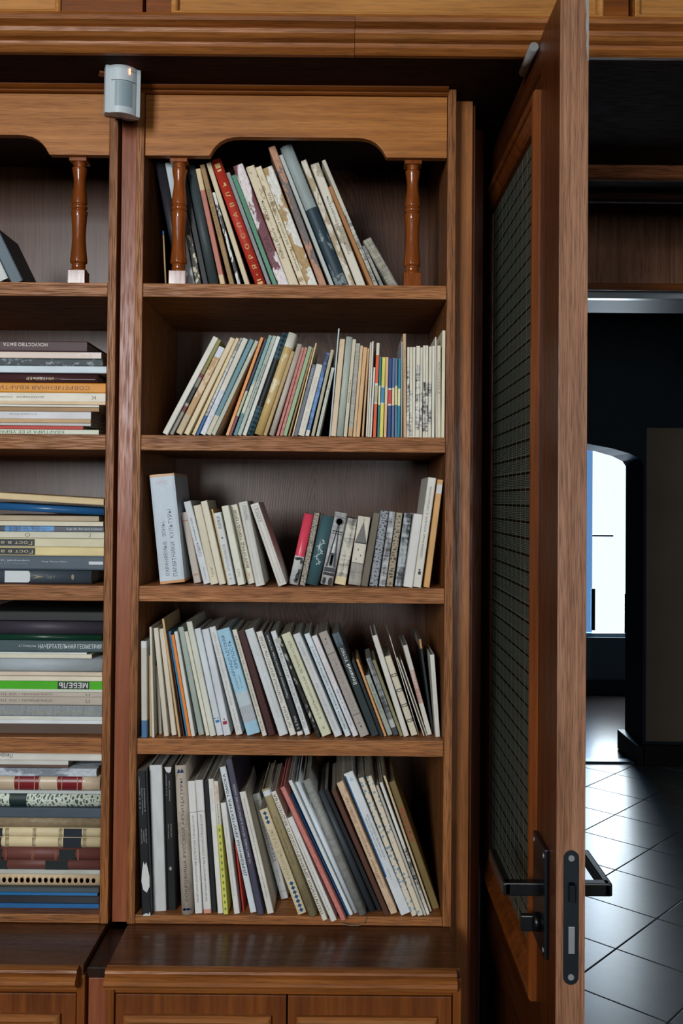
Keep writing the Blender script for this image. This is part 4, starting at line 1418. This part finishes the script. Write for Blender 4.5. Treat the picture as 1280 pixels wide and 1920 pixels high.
S4 = [
    ('grey white book with a blue foot', 265, 12, 264, 1202, (186, 184, 174), o_(yb=1384, bands=[(0, .18, (64, 104, 142)), (.93, 1, (202, 206, 206))], worn=.002)),
    ('short tan booklet', 279, 5, 277, 1229, (190, 160, 118), o_(yb=1381)),
    ('thin white booklet', 285, 6, 280, 1176, (198, 196, 184), o_(yb=1383)),
    ('stubby greyish beige booklet', 294, 8, 288, 1248, (164, 158, 146), o_(yb=1377)),
    ('plain beige book', 307, 11, 287, 1178, (196, 190, 174), o_(yb=1381)),
    ('beige book with a creased foot', 320, 11, 296, 1179, (194, 186, 170), o_(yb=1380, worn=.003)),
    ('tall bowed tan booklet', 334, 6, 303, 1161, (188, 160, 118), o_(yb=1382)),
    ('dark maroon booklet', 341, 4, 311, 1186, (66, 24, 20), o_(yb=1380)),
    ('bright blue booklet', 346, 6, 313, 1184, (34, 112, 152), o_(yb=1380)),
    ('bright orange booklet', 352, 6, 320, 1191, (234, 122, 40), o_(yb=1381)),
    ('greyish white booklet', 359, 8, 326, 1185, (196, 198, 192), o_(yb=1381)),
    ('grey green book with faded letters', 371, 13, 332, 1177, (146, 158, 150), o_(yb=1379, txt=[('КАЛУГА', .62, .86, .5, .4, (168, 178, 172))])),
    ('cream booklet', 385, 8, 344, 1185, (202, 200, 184), o_(yb=1380)),
    ('taller plain cream book', 394, 11, 349, 1167, (198, 200, 188), o_(yb=1381)),
    ('bluish white book with a blue mark', 407, 12, 364, 1180, (194, 202, 208), o_(yb=1380, art=[('publisher_mark', [rect(.2, .85, .118, .142), rect(.1, .35, .155, .165), rect(.6, .8, .155, .165)], (40, 112, 170))])),
    ('bluish white book with a red mark', 420, 14, 378, 1181, (194, 200, 206), o_(yb=1380, art=[('publisher_mark', [rect(.2, .8, .10, .132), diamond(.5, .150, .1, .014)], (156, 30, 60))])),
    ('white book with long grey title', 442, 14, 391, 1177, (198, 200, 198), o_(yb=1379, txt=[('АРХИТЕКТУРЫ ПАМЯТНИКИ ЛЕНИНГРАДА', .27, .95, .5, .4, (146, 148, 150)), ('М.З. Тарановская', .04, .24, .5, .35, (130, 132, 134))])),
    ('light blue book with bold blue title', 463, 26, 405, 1183, (146, 186, 206), o_(yb=1380,
       bands=[(.12, .27, (160, 166, 172)), (.27, .40, (172, 186, 192))],
       txt=[('КРОНШТАДТСКАЯ', .56, .94, .36, .28, (24, 84, 124), .01), ('КРЕПОСТЬ', .62, .88, .70, .26, (24, 84, 124), .01), ('А.А. Раздолгин', .43, .55, .36, .16, (40, 92, 128)), ('Ю.А. Скориков', .43, .55, .68, .16, (40, 92, 128))],
       art=[('dotted_print', [disc(.2 + .2 * i, .20 + .018 * j, .025, .0035, 6) for i in range(4) for j in range(4)], (90, 96, 110))])),
    ('narrow white book with spaced black capitals', 492, 9, 435, 1182, (204, 200, 188), o_(yb=1381, txt=[('ПАМЯТНИКИ ДЕРЕВЯННОГО ЗОДЧЕСТВА ЗАКАРПАТЬЯ', .05, .94, .5, .42, (44, 40, 40))])),
    ('dark maroon book', 503, 16, 445, 1185, (56, 18, 18), o_(yb=1381, pat=('leather',), worn=.002)),
    ('broad white book with barely printed title', 522, 19, 457, 1182, (192, 198, 200), o_(yb=1381, txt=[('ВЕЛИКИЙ УСТЮГ', .16, .86, .55, .25, (178, 186, 190))])),
    ('white book with black capitals beside the black one', 544, 12, 480, 1186, (204, 202, 194), o_(yb=1380, txt=[('ПИГАРЕВКА · ПАМЯТНИКИ АРХИТЕКТУРЫ АЛТАЯ', .07, .95, .5, .45, (60, 56, 54))])),
    ('black book with white lettering', 558, 11, 494, 1187, (18, 22, 26), o_(yb=1380, bands=[(0, .035, (204, 200, 196))], txt=[('Памятники архитектуры эстонии', .36, .97, .5, .42, (200, 204, 206)), ('В. В. Рага', .06, .18, .5, .42, (200, 204, 206))])),
    ('white book with black capitals past the black one', 572, 11, 507, 1185, (200, 204, 204), o_(yb=1379, txt=[('ПИГАРЕВКА · ПАМЯТНИКИ АРХИТЕКТУРЫ АЛТАЯ', .07, .92, .5, .45, (60, 60, 62))])),
    ('thin black book with white flecks', 594, 7, 519, 1197, (22, 22, 22), o_(yb=1384, pat=('worn', (160, 160, 152), 1.0), worn=.002)),
    ('pale olive book with wide serif title', 604, 19, 527, 1191, (196, 196, 170), o_(yb=1382, txt=[('В П ШИЛЬНИКОВСКАЯ · ВЕЛИКИЙ УСТЮГ', .16, .93, .5, .34, (96, 92, 76))], art=[('emblem', [disc(.5, .075, .16, .016)], (170, 168, 146))])),
    ('white book with faded gold title', 628, 15, 549, 1191, (194, 198, 200), o_(yb=1383, txt=[('ПАМЯТНИКИ АРХИТЕКТУРЫ', .06, .52, .45, .34, (160, 156, 150)), ('МОСКОВСКОЙ', .54, .76, .45, .34, (190, 158, 110)), ('ОБЛАСТИ', .78, .92, .45, .34, (130, 134, 138))])),
    ('bluish white book with dark blue title', 648, 11, 570, 1190, (194, 206, 212), o_(yb=1382, txt=[('Ансамбль в народном зодчестве русского С', .07, .88, .5, .5, (44, 58, 74))])),
    ('white book with blue handwriting', 662, 11, 584, 1194, (206, 204, 206), o_(yb=1382, txt=[('А.СУЗДАЛЬ · АСПЕКТ', .52, .92, .5, .42, (190, 170, 170)), ('Искусство и жизнь', .10, .47, .55, .5, (70, 130, 176))])),
    ('grey book with black dotted ends', 676, 18, 597, 1188, (160, 152, 146), o_(yb=1383, txt=[('ПОШЕХОНЬЕ', .24, .76, .5, .42, (136, 130, 124))],
       art=[('dotted_print', [disc(.15 + .14 * i, .79 + .004 * (i % 2), .05, .006, 6) for i in range(6)] + [disc(.15 + .14 * i, .205 + .004 * (i % 2), .05, .006, 6) for i in range(6)] +
             [diamond(.5, .93, .09, .012), disc(.5, .90, .05, .005, 6), disc(.35, .885, .05, .005, 6), disc(.5, .84, .04, .004, 6), diamond(.5, .09, .09, .012), disc(.5, .125, .05, .005, 6), disc(.35, .125, .05, .005, 6), disc(.5, .165, .04, .004, 6)], (28, 26, 26))])),
    ('dark slate book with white lettering', 697, 15, 622, 1190, (46, 56, 58), o_(yb=1382, gloss=1, bands=[(.88, 1, (92, 106, 116), ('photo', (60, 72, 80), .5))], txt=[('Великий Устюг', .50, .86, .5, .5, (206, 208, 206), .01)])),
    ('black booklet', 713, 7, 659, 1241, (18, 24, 27), o_(yb=1382)),
    ('thin tan board booklet', 720, 5, 667, 1237, (196, 142, 88), o_(yb=1381)),
    ('short grey green booklet with black lettering', 727, 10, 684, 1268, (150, 158, 146), o_(yb=1380, txt=[('К. ПАПАНСКАЯ · ВАРКЕ', .38, .86, .5, .4, (44, 46, 44))])),
    ('grey booklet with dark leafy print', 738, 10, 686, 1236, (150, 154, 152), o_(yb=1380, pat=('photo', (56, 62, 66), .4), bands=[(0, .10, (62, 66, 72)), (.10, .2, (168, 172, 170))])),
    ('thin olive booklet', 750, 6, 698, 1239, (124, 120, 86), o_(yb=1381)),
    ('tall white book edged with blue', 757, 11, 697, 1193, (200, 198, 190), o_(yb=1382, hard=True)),
    ('cream book with drawn binding cords', 771, 13, 720, 1232, (196, 188, 168), o_(yb=1381, worn=.002, art=[('cord_print', border(.02, .98, t, t + .035, .05, .008) + [rect(.18, .24, t, t + .035), rect(.78, .84, t, t + .035)], (50, 44, 40)) for t in (.17, .36, .55, .74)])),
    ('thin white booklet behind the corded one', 784, 3, 729, 1191, (196, 192, 184), o_(yb=1378)),
    ('narrow cream booklet', 787, 7, 737, 1234, (198, 188, 164), o_(yb=1380)),
    ('thin navy booklet', 794, 4, 745, 1238, (34, 52, 76), o_(yb=1380)),
    ('sliver of a cream booklet', 798, 3, 750, 1238, (186, 174, 150), o_(yb=1380)),
    ('white booklet with brown print at the top', 801, 9, 755, 1211, (200, 196, 186), o_(yb=1379, bands=[(.35, .72, (190, 170, 160), ('photo', (160, 120, 110), .8))])),
    ('black book with a worn tan corner', 810, 5, 785, 1199, (22, 26, 30), o_(Y=F + .06, hard=True, bands=[(.9, 1, (176, 130, 84), ('torn', (20, 110, 130), .6))])),
    ('white book turned to show its cover', 816, 9, 805, 1228, (200, 200, 192), o_(yb=1382, hard=True, D=.13, txt=[('Новгород · архитектура и стили', .24, .78, .45, .35, (156, 158, 158))])),
]
standing_shelf('fourth shelf', SH[3][1], S4, F + 0.03, 1381, (RX0, RX1))

S5 = [
    ('black book with a torn white patch', 266, 18, 256, 1446, (16, 20, 22), o_(yb=1718, worn=.003,
       txt=[('В. А. Афанасьевич', .74, .96, .25, .14, (176, 178, 176)), ('Памятник города', .70, .88, .5, .14, (176, 178, 176)), ('в Поволжье', .72, .88, .75, .14, (176, 178, 176)), ('Искусство', .5, .6, .3, .14, (170, 172, 170)), ('древних', .51, .59, .55, .14, (170, 172, 170)), ('мастеров', .5, .6, .8, .14, (170, 172, 170))],
       art=[('torn_patch', [[(.25, .18), (.62, .16), (.95, .20), (.98, .27), (.82, .33), (.68, .37), (.5, .35), (.38, .375), (.2, .31), (.08, .24)]], (206, 208, 206)), ('chipped_foot', [[(.02, .0), (.95, .0), (.9, .03), (.75, .012), (.5, .02), (.2, .012)]], (190, 196, 194))])),
    ('thick grey white book', 287, 24, 279, 1435, (190, 194, 194), o_(yb=1709, hard=True)),
    ('black book with a white chipped top', 315, 15, 307, 1438, (16, 18, 20), o_(yb=1707, art=[('chipped_top', [[(.05, .998), (.95, .998), (.85, .965), (.6, .955), (.3, .965)]], (200, 202, 200)), ('emblem', [disc(.45, .29, .16, .014)], (150, 152, 150))],
       txt=[('В. А. Афанасьевич', .80, .95, .25, .15, (180, 182, 180)), ('Альбом Тома', .76, .90, .6, .15, (180, 182, 180)), ('Искусство', .5, .6, .35, .14, (170, 172, 170)), ('музеев', .51, .6, .7, .14, (170, 172, 170))])),
    ('beige book with a long navy title', 340, 23, 327, 1436, (172, 162, 148), o_(HB, yb=1716, pat=('worn', (150, 140, 126), .3), txt=[('СОКРОВИЩА РУССКОЙ АРХИТЕКТУРЫ', .09, .91, .5, .36, (38, 42, 74))],
       art=[('ornament', [rect(.2, .75, .95, .96), diamond(.35, .965, .12, .012), diamond(.62, .965, .12, .012), rect(.15, .85, .03, .042), diamond(.3, .036, .1, .011), diamond(.6, .036, .1, .011)], (28, 50, 96))])),
    ('white book with a small black title', 364, 16, 350, 1465, (204, 204, 202), o_(yb=1713, txt=[('ПАМЯТНИКИ АРХИТЕКТУРЫ В СТРУКТУРЕ ГОРОДОВ СССР', .08, .74, .5, .3, (40, 40, 44))], art=[('rule_line', [rect(0, 1, .763, .767)], (120, 120, 120))])),
    ('white book with the same black title', 381, 15, 365, 1463, (204, 204, 202), o_(yb=1713, bands=[(0, .03, (196, 140, 120))], txt=[('ПАМЯТНИКИ АРХИТЕКТУРЫ В СТРУКТУРЕ ГОРОДОВ СССР', .09, .74, .5, .3, (40, 40, 44))], art=[('rule_line', [rect(0, 1, .763, .767)], (120, 120, 120))])),
    ('narrow black book', 397, 9, 382, 1465, (20, 24, 28), o_(yb=1711, worn=.002)),
    ('white book with faint grey capitals', 408, 10, 390, 1461, (206, 206, 202), o_(yb=1713, txt=[('ОСТАНКИНО', .76, .93, .5, .4, (164, 166, 168))])),
    ('yellow green book with leaf dots and torn top', 419, 10, 400, 1465, (198, 196, 92), o_(yb=1716, worn=.003, bands=[(.67, .84, (204, 202, 190)), (.84, 1, (200, 184, 164), ('torn', (210, 204, 192), 1))], txt=[('«Архангельское', .67, .83, .5, .42, (60, 58, 54))],
       art=[('leaf_dots', [diamond(.5, .045 + .049 * k, .24, .016) for k in range(13)], (106, 132, 66))])),
    ('white book with tiny grey capitals', 437, 14, 411, 1506, (204, 204, 200), o_(yb=1714, txt=[('ПАМЯТНИКИ АРХИТЕКТУРЫ ГОРЬКОГО', .16, .82, .45, .18, (150, 148, 146))])),
    ('thin red booklet', 455, 3, 440, 1580, (170, 52, 40), o_(yb=1708)),
    ('white book with bold black capitals', 467, 14, 409, 1439, (200, 208, 212), o_(yb=1712, txt=[('ДЕРЕВЯННАЯ АРХИТЕКТУРА ТОМСКА', .25, .95, .5, .52, (28, 30, 36), .015)])),
    ('dark purple book with pale lettering', 483, 14, 423, 1425, (66, 64, 82), o_(yb=1716, txt=[('НА ВЫСТАВКЕ МЕТАХ В АРХИТЕКТУРЕ КИЕВА', .33, .84, .5, .32, (196, 194, 200))])),
    ('white book with a small black serif title', 499, 18, 446, 1486, (206, 204, 196), o_(yb=1714, txt=[('Памятники русской архитектуры и монументального искусства', .13, .94, .5, .25, (60, 58, 56))])),
    ('grey white slipcase set further in', 524, 17, 470, 1490, (186, 190, 192), o_(yb=1687, txt=[('АРХИТЕКТУРНЫЕ ПАМЯТНИКИ', .35, .70, .35, .25, (50, 50, 54)), ('ЦЕРКВИ', .36, .66, .68, .25, (60, 60, 64)), ('ОБ АВТОРЕ', .16, .28, .5, .2, (90, 90, 94))], art=[('rule_line', [rect(0, 1, .72, .724), rect(0, 1, .93, .934), rect(0, 1, .07, .074)], (130, 132, 134))])),
    ('beige book with blue diamonds', 559, 17, 486, 1520, (196, 184, 154), o_(yb=1716, HBx=0, txt=[('КАМЕННЫЕ СКАЗЫ', .33, .80, .48, .5, (150, 140, 112))],
       art=[('diamond_print', [diamond(.55, .035 + .042 * k, .27, .021) for k in range(7)] + [diamond(.5, .875 + .042 * k, .25, .021) for k in range(3)], (22, 74, 120))])),
    ('olive book with dark lettering', 580, 16, 490, 1482, (150, 138, 104), o_(HB, yb=1721, bands=[(.945, .985, (196, 202, 210))], txt=[('МАСШТАБ АРХИТЕКТУРЫ СТАРОЙ', .40, .78, .45, .28, (70, 60, 40)), ('Книга вторая', .08, .22, .3, .2, (80, 70, 48)), ('ПАМЯТНИКОВ', .08, .24, .6, .24, (80, 70, 48))])),
    ('white book with a large black title', 605, 10, 508, 1486, (206, 202, 190), o_(yb=1727, txt=[('ПАМЯТНИКИ ДРЕВНЕРУССКОГО ЗОДЧЕСТВА', .05, .98, .5, .62, (44, 42, 44), .005)])),
    ('shorter white book with small italics', 621, 13, 538, 1535, (208, 208, 204), o_(yb=1729, txt=[('ПАМЯТНИКИ АРХИТЕКТУРЫ ВЛАДИМИРА, СУЗДАЛЯ, ЮРЬЕВА-ПОЛЬСКОГО', .10, .80, .45, .22, (70, 70, 74))])),
    ('textured dusty pink hardcover', 639, 12, 524, 1478, (176, 98, 92), o_(HC, yb=1727, pat=('ornament', (190, 118, 110), 1.2))),
    ('thin blue booklet', 651, 3, 543, 1490, (20, 92, 150), o_(yb=1718)),
    ('plain white book', 655, 8, 540, 1465, (200, 206, 206), o_(yb=1717)),
    ('smooth bluish white hardcover', 663, 9, 553, 1468, (196, 204, 210), o_(HB, yb=1714)),
    ('grey linen hardcover with a ribbon below', 673, 17, 567, 1465, (134, 136, 132), o_(HB, yb=1719, pat=('linen',))),
    ('dark slate hardcover', 692, 14, 594, 1486, (50, 56, 62), o_(HB, yb=1712)),
    ('black book', 708, 9, 607, 1482, (20, 20, 23), o_(yb=1710)),
    ('dark brown book', 721, 10, 621, 1484, (80, 50, 38), o_(yb=1717)),
    ('beige book with brown capitals and ragged ends', 733, 14, 630, 1468, (196, 170, 142), o_(yb=1716, worn=.006, pat=('worn', (176, 148, 120), .8), txt=[('ПАМЯТНИКИ  АРМЯНСКОГО  ЗОДЧЕСТВА', .20, .88, .5, .38, (110, 84, 66))])),
    ('white book with a blue edge strip', 752, 20, 644, 1452, (204, 210, 214), o_(yb=1717, txt=[('АРХИТЕКТУРНЫЙ ДЕКОР', .40, .68, .38, .2, (60, 66, 76)), ('ПАМЯТНИКОВ УЗБЕКИСТАНА', .38, .70, .68, .2, (60, 66, 76)), ('Л. Ремпель', .24, .32, .5, .12, (100, 104, 110))],
       art=[('blue_strip', [rect(.01, .14, .27, .985)], (16, 92, 148)), ('emblem', [disc(.55, .95, .2, .014)], (180, 196, 206))])),
    ('cream book with blue dots', 772, 12, 671, 1460, (204, 194, 174), o_(yb=1719, worn=.003, pat=('dots', (120, 146, 166), 1.1))),
    ('cream dotted book nearer the side panel', 783, 12, 685, 1457, (204, 192, 170), o_(yb=1719, worn=.004, pat=('dots', (124, 148, 164), 1.1))),
    ('thin greyish frayed booklet', 795, 5, 704, 1473, (176, 172, 162), o_(yb=1718, worn=.004)),
    ('white booklet with black photo edge', 800, 6, 711, 1468, (206, 206, 200), o_(yb=1716, bands=[(.05, .5, (26, 28, 28), ('photo', (190, 188, 180), 1))])),
    ('thin cream booklet with a torn top', 807, 5, 719, 1455, (190, 174, 144), o_(yb=1711, worn=.004)),
    ('olive brown hardcover with red lettering', 813, 14, 730, 1468, (112, 94, 54), o_(HC, yb=1706, txt=[('РЯЗАНЬ', .53, .80, .5, .55, (168, 58, 38), .01)])),
]
standing_shelf('bottom shelf', SH[4][1], S5, F + 0.01, 1715, (RX0, RX1))

# ------------------------------------------------------------------ the flat stacks in the other bookcase
S1L = [
    ('white spined book leaning out of frame', -16, 34, -62, 430, (186, 190, 190), o_(HC)),
    ('slate covered book leaning', 20, 24, -24, 437, (84, 98, 108), o_(HC)),
]
standing_shelf('other top shelf', SH[0][1], S1L, F + 0.03, 528, (LX0, LX1))

ORN = 'ornament'
stack('second shelf', SH[1][1], [
    ('whitish book with green upside-down lettering', 10, 186, (192, 198, 180), o_(txt=[('КВАРТИРА И ЕЕ УБРАНСТВО', .28, .96, .5, .55, (40, 96, 74))])),
    ('thin torn red booklet', 6, 157, (176, 48, 36), o_(worn=.003)),
    ('thin greyish booklet', 5, 171, (176, 178, 176)),
    ('thin tan booklet', 7, 171, (178, 146, 104), o_(worn=.003)),
    ('white book with faint lettering', 14, 171, (196, 198, 202), o_(txt=[('фотоальбом', .42, .66, .65, .3, (120, 122, 128))])),
    ('brown booklet', 8, 186, (148, 114, 72)),
    ('sliver of a white booklet', 4, 186, (200, 200, 192)),
    ('thin peach booklet', 5, 198, (206, 180, 144)),
    ('cream white book with grey handwriting', 17, 198, (208, 204, 190), o_(txt=[('домашние  хозяйки', .50, .92, .5, .3, (110, 108, 102)), ('К', .08, .115, .5, .4, (80, 78, 74))])),
    ('orange ochre book with brown capitals', 18, 198, (204, 136, 40), o_(txt=[('СОВРЕМЕННАЯ КВАРТИРА', .13, .95, .5, .42, (116, 70, 30))])),
    ('dark maroon hardcover with pale lettering', 17, 183, (64, 38, 40), o_(HB, gloss=1, gap=.001, txt=[('ИНТЕРЬЕР', .36, .58, .45, .32, (198, 180, 140))], art=[('silver_line', [rect(.35, .42, .02, .3)], (150, 140, 140))])),
    ('pale blue book', 13, 199, (190, 204, 212), o_(HC)),
    ('black worn book', 14, 192, (38, 50, 54), o_(pat=('worn', (120, 132, 136), .8), worn=.003)),
    ('pinkish white book with brown marks', 12, 189, (206, 190, 178), o_(pat=('worn', (214, 204, 200), .4))),
    ('dark maroon album with white capitals', 20, 162, (66, 42, 46), o_(HC, txt=[('ИСКУССТВО БЫТА', .32, .68, .65, .34, (206, 200, 192), .01)])),
], 813, 730)

stack('third shelf', SH[2][1], [
    ('dark slate hardcover with a white label', 26, 172, (58, 68, 78), o_(HB, up=1, txt=[('Том 1', .64, .70, .5, .3, (120, 120, 118))],
      art=[('paper_label', [[(.08, .3), (.92, .3), (.92, .49), (.8, .505), (.2, .505), (.08, .49)]], (196, 204, 206)), ('gold_ornament', [[(.35, .52), (.5, .62), (.65, .52), (.5, .56)], disc(.5, .85, .2, .012), diamond(.5, .70, .04, .006)], (130, 122, 96))])),
    ('slate book with white lettering', 26, 195, (68, 82, 94), o_(HC, up=1, txt=[('für das 21. Jahrhundert', .05, .40, .35, .16, (196, 202, 206)), ('for the 21st Century', .08, .38, .58, .14, (130, 142, 152)), ('Hrsg. Hauser (Eds.)', .50, .70, .42, .14, (186, 194, 200))],
      art=[('white_tag', [rect(.38, .6, .88, .995)], (196, 200, 204))])),
    ('yellowish book with a black title label', 16, 195, (206, 190, 138), o_(art=[('title_label', [rect(.1, .9, .555, .995)], (34, 40, 44))], txt=[('Гост в архит', .575, .985, .5, .5, (196, 182, 146))])),
    ('cream book with a black title label', 16, 195, (196, 190, 160), o_(art=[('title_label', [rect(.1, .9, .56, .995)], (34, 40, 44))], txt=[('Гост в архит', .58, .985, .5, .5, (196, 182, 146))])),
    ('greyish cream book with sparse letters', 12, 195, (190, 188, 170), o_(txt=[('О', .60, .64, .5, .6, (90, 88, 80)), ('С', .93, .95, .5, .5, (90, 88, 80)), ('Г', .11, .13, .5, .6, (110, 90, 80))])),
    ('navy booklet with white lettering', 10, 194, (34, 46, 62), o_(up=1, gloss=1, bands=[(.2, .6, (34, 60, 96), ('photo', (66, 130, 186), .6))], txt=[('Sagt für Art and Culture', .70, .985, .5, .45, (196, 204, 210))])),
    ('plain cream booklet', 9, 193, (196, 190, 168)),
    ('crumpled tan magazine', 10, 185, (164, 148, 122), o_(worn=.004, gap=.001)),
    ('blue hardcover sloping down', 13, 194, (34, 84, 130), o_(HB, gloss=1, tilt=.045, gap=.006)),
    ('yellowed frayed paper folder sloping down', 12, 194, (200, 178, 136), o_(worn=.004, tilt=.052)),
], 1102, 1010)

stack('fourth shelf', SH[3][1], [
    ('dark brown board album', 19, 196, (78, 62, 52), o_(HC)),
    ('thin white booklet', 7, 193, (200, 206, 208)),
    ('white booklet with pale yellow lettering', 7, 193, (198, 202, 200), o_(txt=[('жилище и мебель современной квартиры', .38, .98, .5, .5, (200, 190, 110))])),
    ('grey linen book with faint gilt lettering', 20, 192, (130, 136, 138), o_(HC, pat=('linen',), txt=[('СЛОВАРЬ ДОМА И БЫТА', .05, .9, .4, .3, (150, 148, 122))])),
    ('beige book with brown upside-down lettering', 15, 192, (172, 162, 150), o_(txt=[('SÖHLEMANN / DIE TISCHLEREI', .40, .98, .5, .38, (100, 92, 82)), ('П', .10, .13, .5, .4, (80, 74, 66))])),
    ('thin beige book with brown lettering', 9, 192, (174, 164, 152), o_(txt=[('SÖHLEMANN / DIE TISCHLEREI', .40, .98, .5, .5, (116, 90, 78)), ('П', .10, .13, .5, .4, (80, 74, 66))])),
    ('bright green book with a black title label', 20, 192, (72, 166, 36), o_(bands=[(0, 1, (72, 166, 36))], gloss=1, art=[('white_edge', [rect(.0, .26, .0, 1)], (196, 200, 186)), ('title_label', [rect(.28, .98, .105, .36)], (28, 34, 38))], txt=[('МЕБЕЛЬ', .115, .35, .63, .52, (204, 206, 200), .02)])),
    ('cream booklet with cracked spine', 9, 192, (204, 196, 176), o_(worn=.003)),
    ('pinkish cream booklet', 7, 192, (194, 180, 162), o_(worn=.002)),
    ('thick grey blue hardcover', 25, 192, (156, 166, 172), HB),
    ('cream white booklet', 8, 172, (204, 200, 180), o_(worn=.002)),
    ('sliver of a white booklet', 3, 162, (200, 206, 204)),
    ('slate green book with white capitals', 21, 192, (66, 84, 88), o_(up=1, gloss=1, txt=[('НАЧЕРТАТЕЛЬНАЯ ГЕОМЕТРИЯ', .48, .99, .5, .40, (204, 212, 212), .01), ('А.Г.Климухин', .32, .46, .5, .26, (196, 204, 206))])),
    ('dark green hardcover', 11, 190, (18, 52, 38), o_(HB, gloss=1)),
    ('dark violet hardcover', 25, 193, (52, 48, 58), o_(HB)),
    ('black album on top', 18, 193, (18, 22, 22), o_(HC)),
], 1387, 1260)

ORNV = [rect(.1, .9, .02, .022)]


def bandset(pairs, c):
    return [(a, b, c) for a, b in pairs]


stack('bottom shelf', SH[4][1], [
    ('glossy blue binder edge', 9, 187, (36, 92, 146), o_(gloss=1, hard=True)),
    ('black glossy box file', 15, 187, (10, 14, 24), o_(gloss=1, hard=True)),
    ('thin bright blue folder', 6, 184, (20, 96, 150), o_(gloss=1)),
    ('dark grey booklet', 9, 186, (66, 76, 82)),
    ('beige hardcover embossed with circles', 23, 188, (194, 174, 142), o_(HB, art=[('circle_print', sum([[disc(.5, .05 + .048 * k, .30, .022, 14)] for k in range(20)], []), (182, 152, 120)), ('circle_centre', sum([[disc(.5, .05 + .048 * k, .21, .0155, 14)] for k in range(20)], []), (198, 178, 146))])),
    ('greyish white booklet', 8, 188, (170, 172, 166)),
    ('slim maroon hardcover with black labels', 18, 188, (98, 58, 52), o_(HB, art=[('title_label', [rect(.04, .96, .26, .44), rect(.04, .96, .75, .99)], (22, 32, 32))])),
    ('maroon hardcover with black labels and gilt lines', 21, 188, (100, 58, 52), o_(HB, art=[('title_label', [rect(.04, .96, .20, .33), rect(.04, .96, .79, .99)], (22, 32, 32)), ('gilt_lines', [rect(.03, .97, t, t + .003) for t in (.17, .18, .35, .36, .53, .54, .55, .75, .76)], (160, 110, 84))])),
    ('cream hardcover with black labels', 20, 188, (204, 190, 152), o_(HB, art=[('title_label', [rect(.04, .96, .155, .30), rect(.04, .96, .80, .99)], (24, 32, 42)), ('gilt_lines', [rect(.03, .97, t, t + .004) for t in (.115, .125, .135, .315, .325, .335, .525, .535, .545, .74, .75, .76)], (120, 106, 84))])),
    ('cream hardcover with navy labels above it', 17, 188, (208, 194, 156), o_(HB, art=[('title_label', [rect(.04, .96, .15, .295), rect(.04, .96, .79, .99)], (24, 34, 46)), ('gilt_lines', [rect(.03, .97, t, t + .004) for t in (.115, .125, .135, .31, .32, .33, .52, .53, .54, .74, .75, .76)], (120, 106, 84))])),
    ('olive brown hardcover', 19, 188, (134, 118, 92), o_(HB, pat=('leather',))),
    ('slate hardcover', 18, 188, (66, 78, 90), HC),
    ('green hardcover with white floral relief', 25, 188, (70, 88, 82), o_(HB, pat=(ORN, (196, 204, 190), .7), bands=[(.60, .74, (24, 44, 42))])),
    ('thin pale grey booklet', 6, 188, (176, 182, 182)),
    ('cream and maroon striped hardcover', 26, 186, (184, 166, 142), o_(HB, gloss=1, bands=bandset(((.145, .345), (.49, .69), (.84, .97)), (112, 30, 38)), art=[('gilt_lines', [rect(.03, .97, t, t + .004) for t in (.14, .18, .305, .345, .487, .525, .65, .69, .84)], (196, 170, 130))])),
    ('crumpled greyish white brochure', 15, 180, (176, 184, 192), o_(pat=('torn', (120, 128, 138), .6), worn=.004)),
    ('thin brown booklet', 5, 126, (92, 68, 58)),
    ('thin grey white booklet', 8, 126, (188, 188, 182)),
    ('white book with upside-down handwriting', 19, 190, (202, 200, 192), o_(txt=[('Люди и вещи', .72, .99, .5, .45, (50, 48, 48))])),
], 1717, 1570)

# ------------------------------------------------------------------ small things among the books
pc = at(311, 531, F + .03)
pencil = empty('pencil', (pc.x, pc.y, SH[0][1]), 'thin wooden pencil with a blue end standing beside a baluster', 'pencil')
_t = at(306, 433, F + .03)
_b = Vector((pc.x, pc.y, SH[0][1] + .0003))
_d = _t - _b
tube('pencil_shaft', _b, _b + _d * .92, .0017, plain('pencil_wood', rgb(190, 160, 116), 0.5), pencil, 8)
tube('pencil_end', _b + _d * .92, _t, .0018, plain('blue_lacquer', rgb(40, 110, 170), 0.4), pencil, 8)

rb = empty('bookmark_ribbon', (at(690, 1722, F - .008).x, F - .008, 0.76), 'thin grey bookmark ribbon hanging over the shelf edge', 'ribbon')
_pts = [at(690, 1716, F + .004), at(686, 1724, F - .004), at(681, 1731, F - .006), at(672, 1735, F - .007), at(655, 1735, F - .007), at(641, 1732, F - .006)]
_vs, _fs = [], []
for q in _pts:
    _vs += [(q.x, q.y - .0004, q.z - .0009), (q.x, q.y - .0004, q.z + .0009), (q.x, q.y + .0004, q.z + .0009), (q.x, q.y + .0004, q.z - .0009)]
for k in range(len(_pts) - 1):
    for i in range(4):
        a, b = 4 * k + i, 4 * k + (i + 1) % 4
        _fs.append((a, b, b + 4, a + 4))
_fs += [(3, 2, 1, 0), tuple(range(len(_vs) - 4, len(_vs)))]
mesh_obj('ribbon_tail', _vs, _fs, plain('grey_ribbon', rgb(120, 112, 100), 0.7), rb)
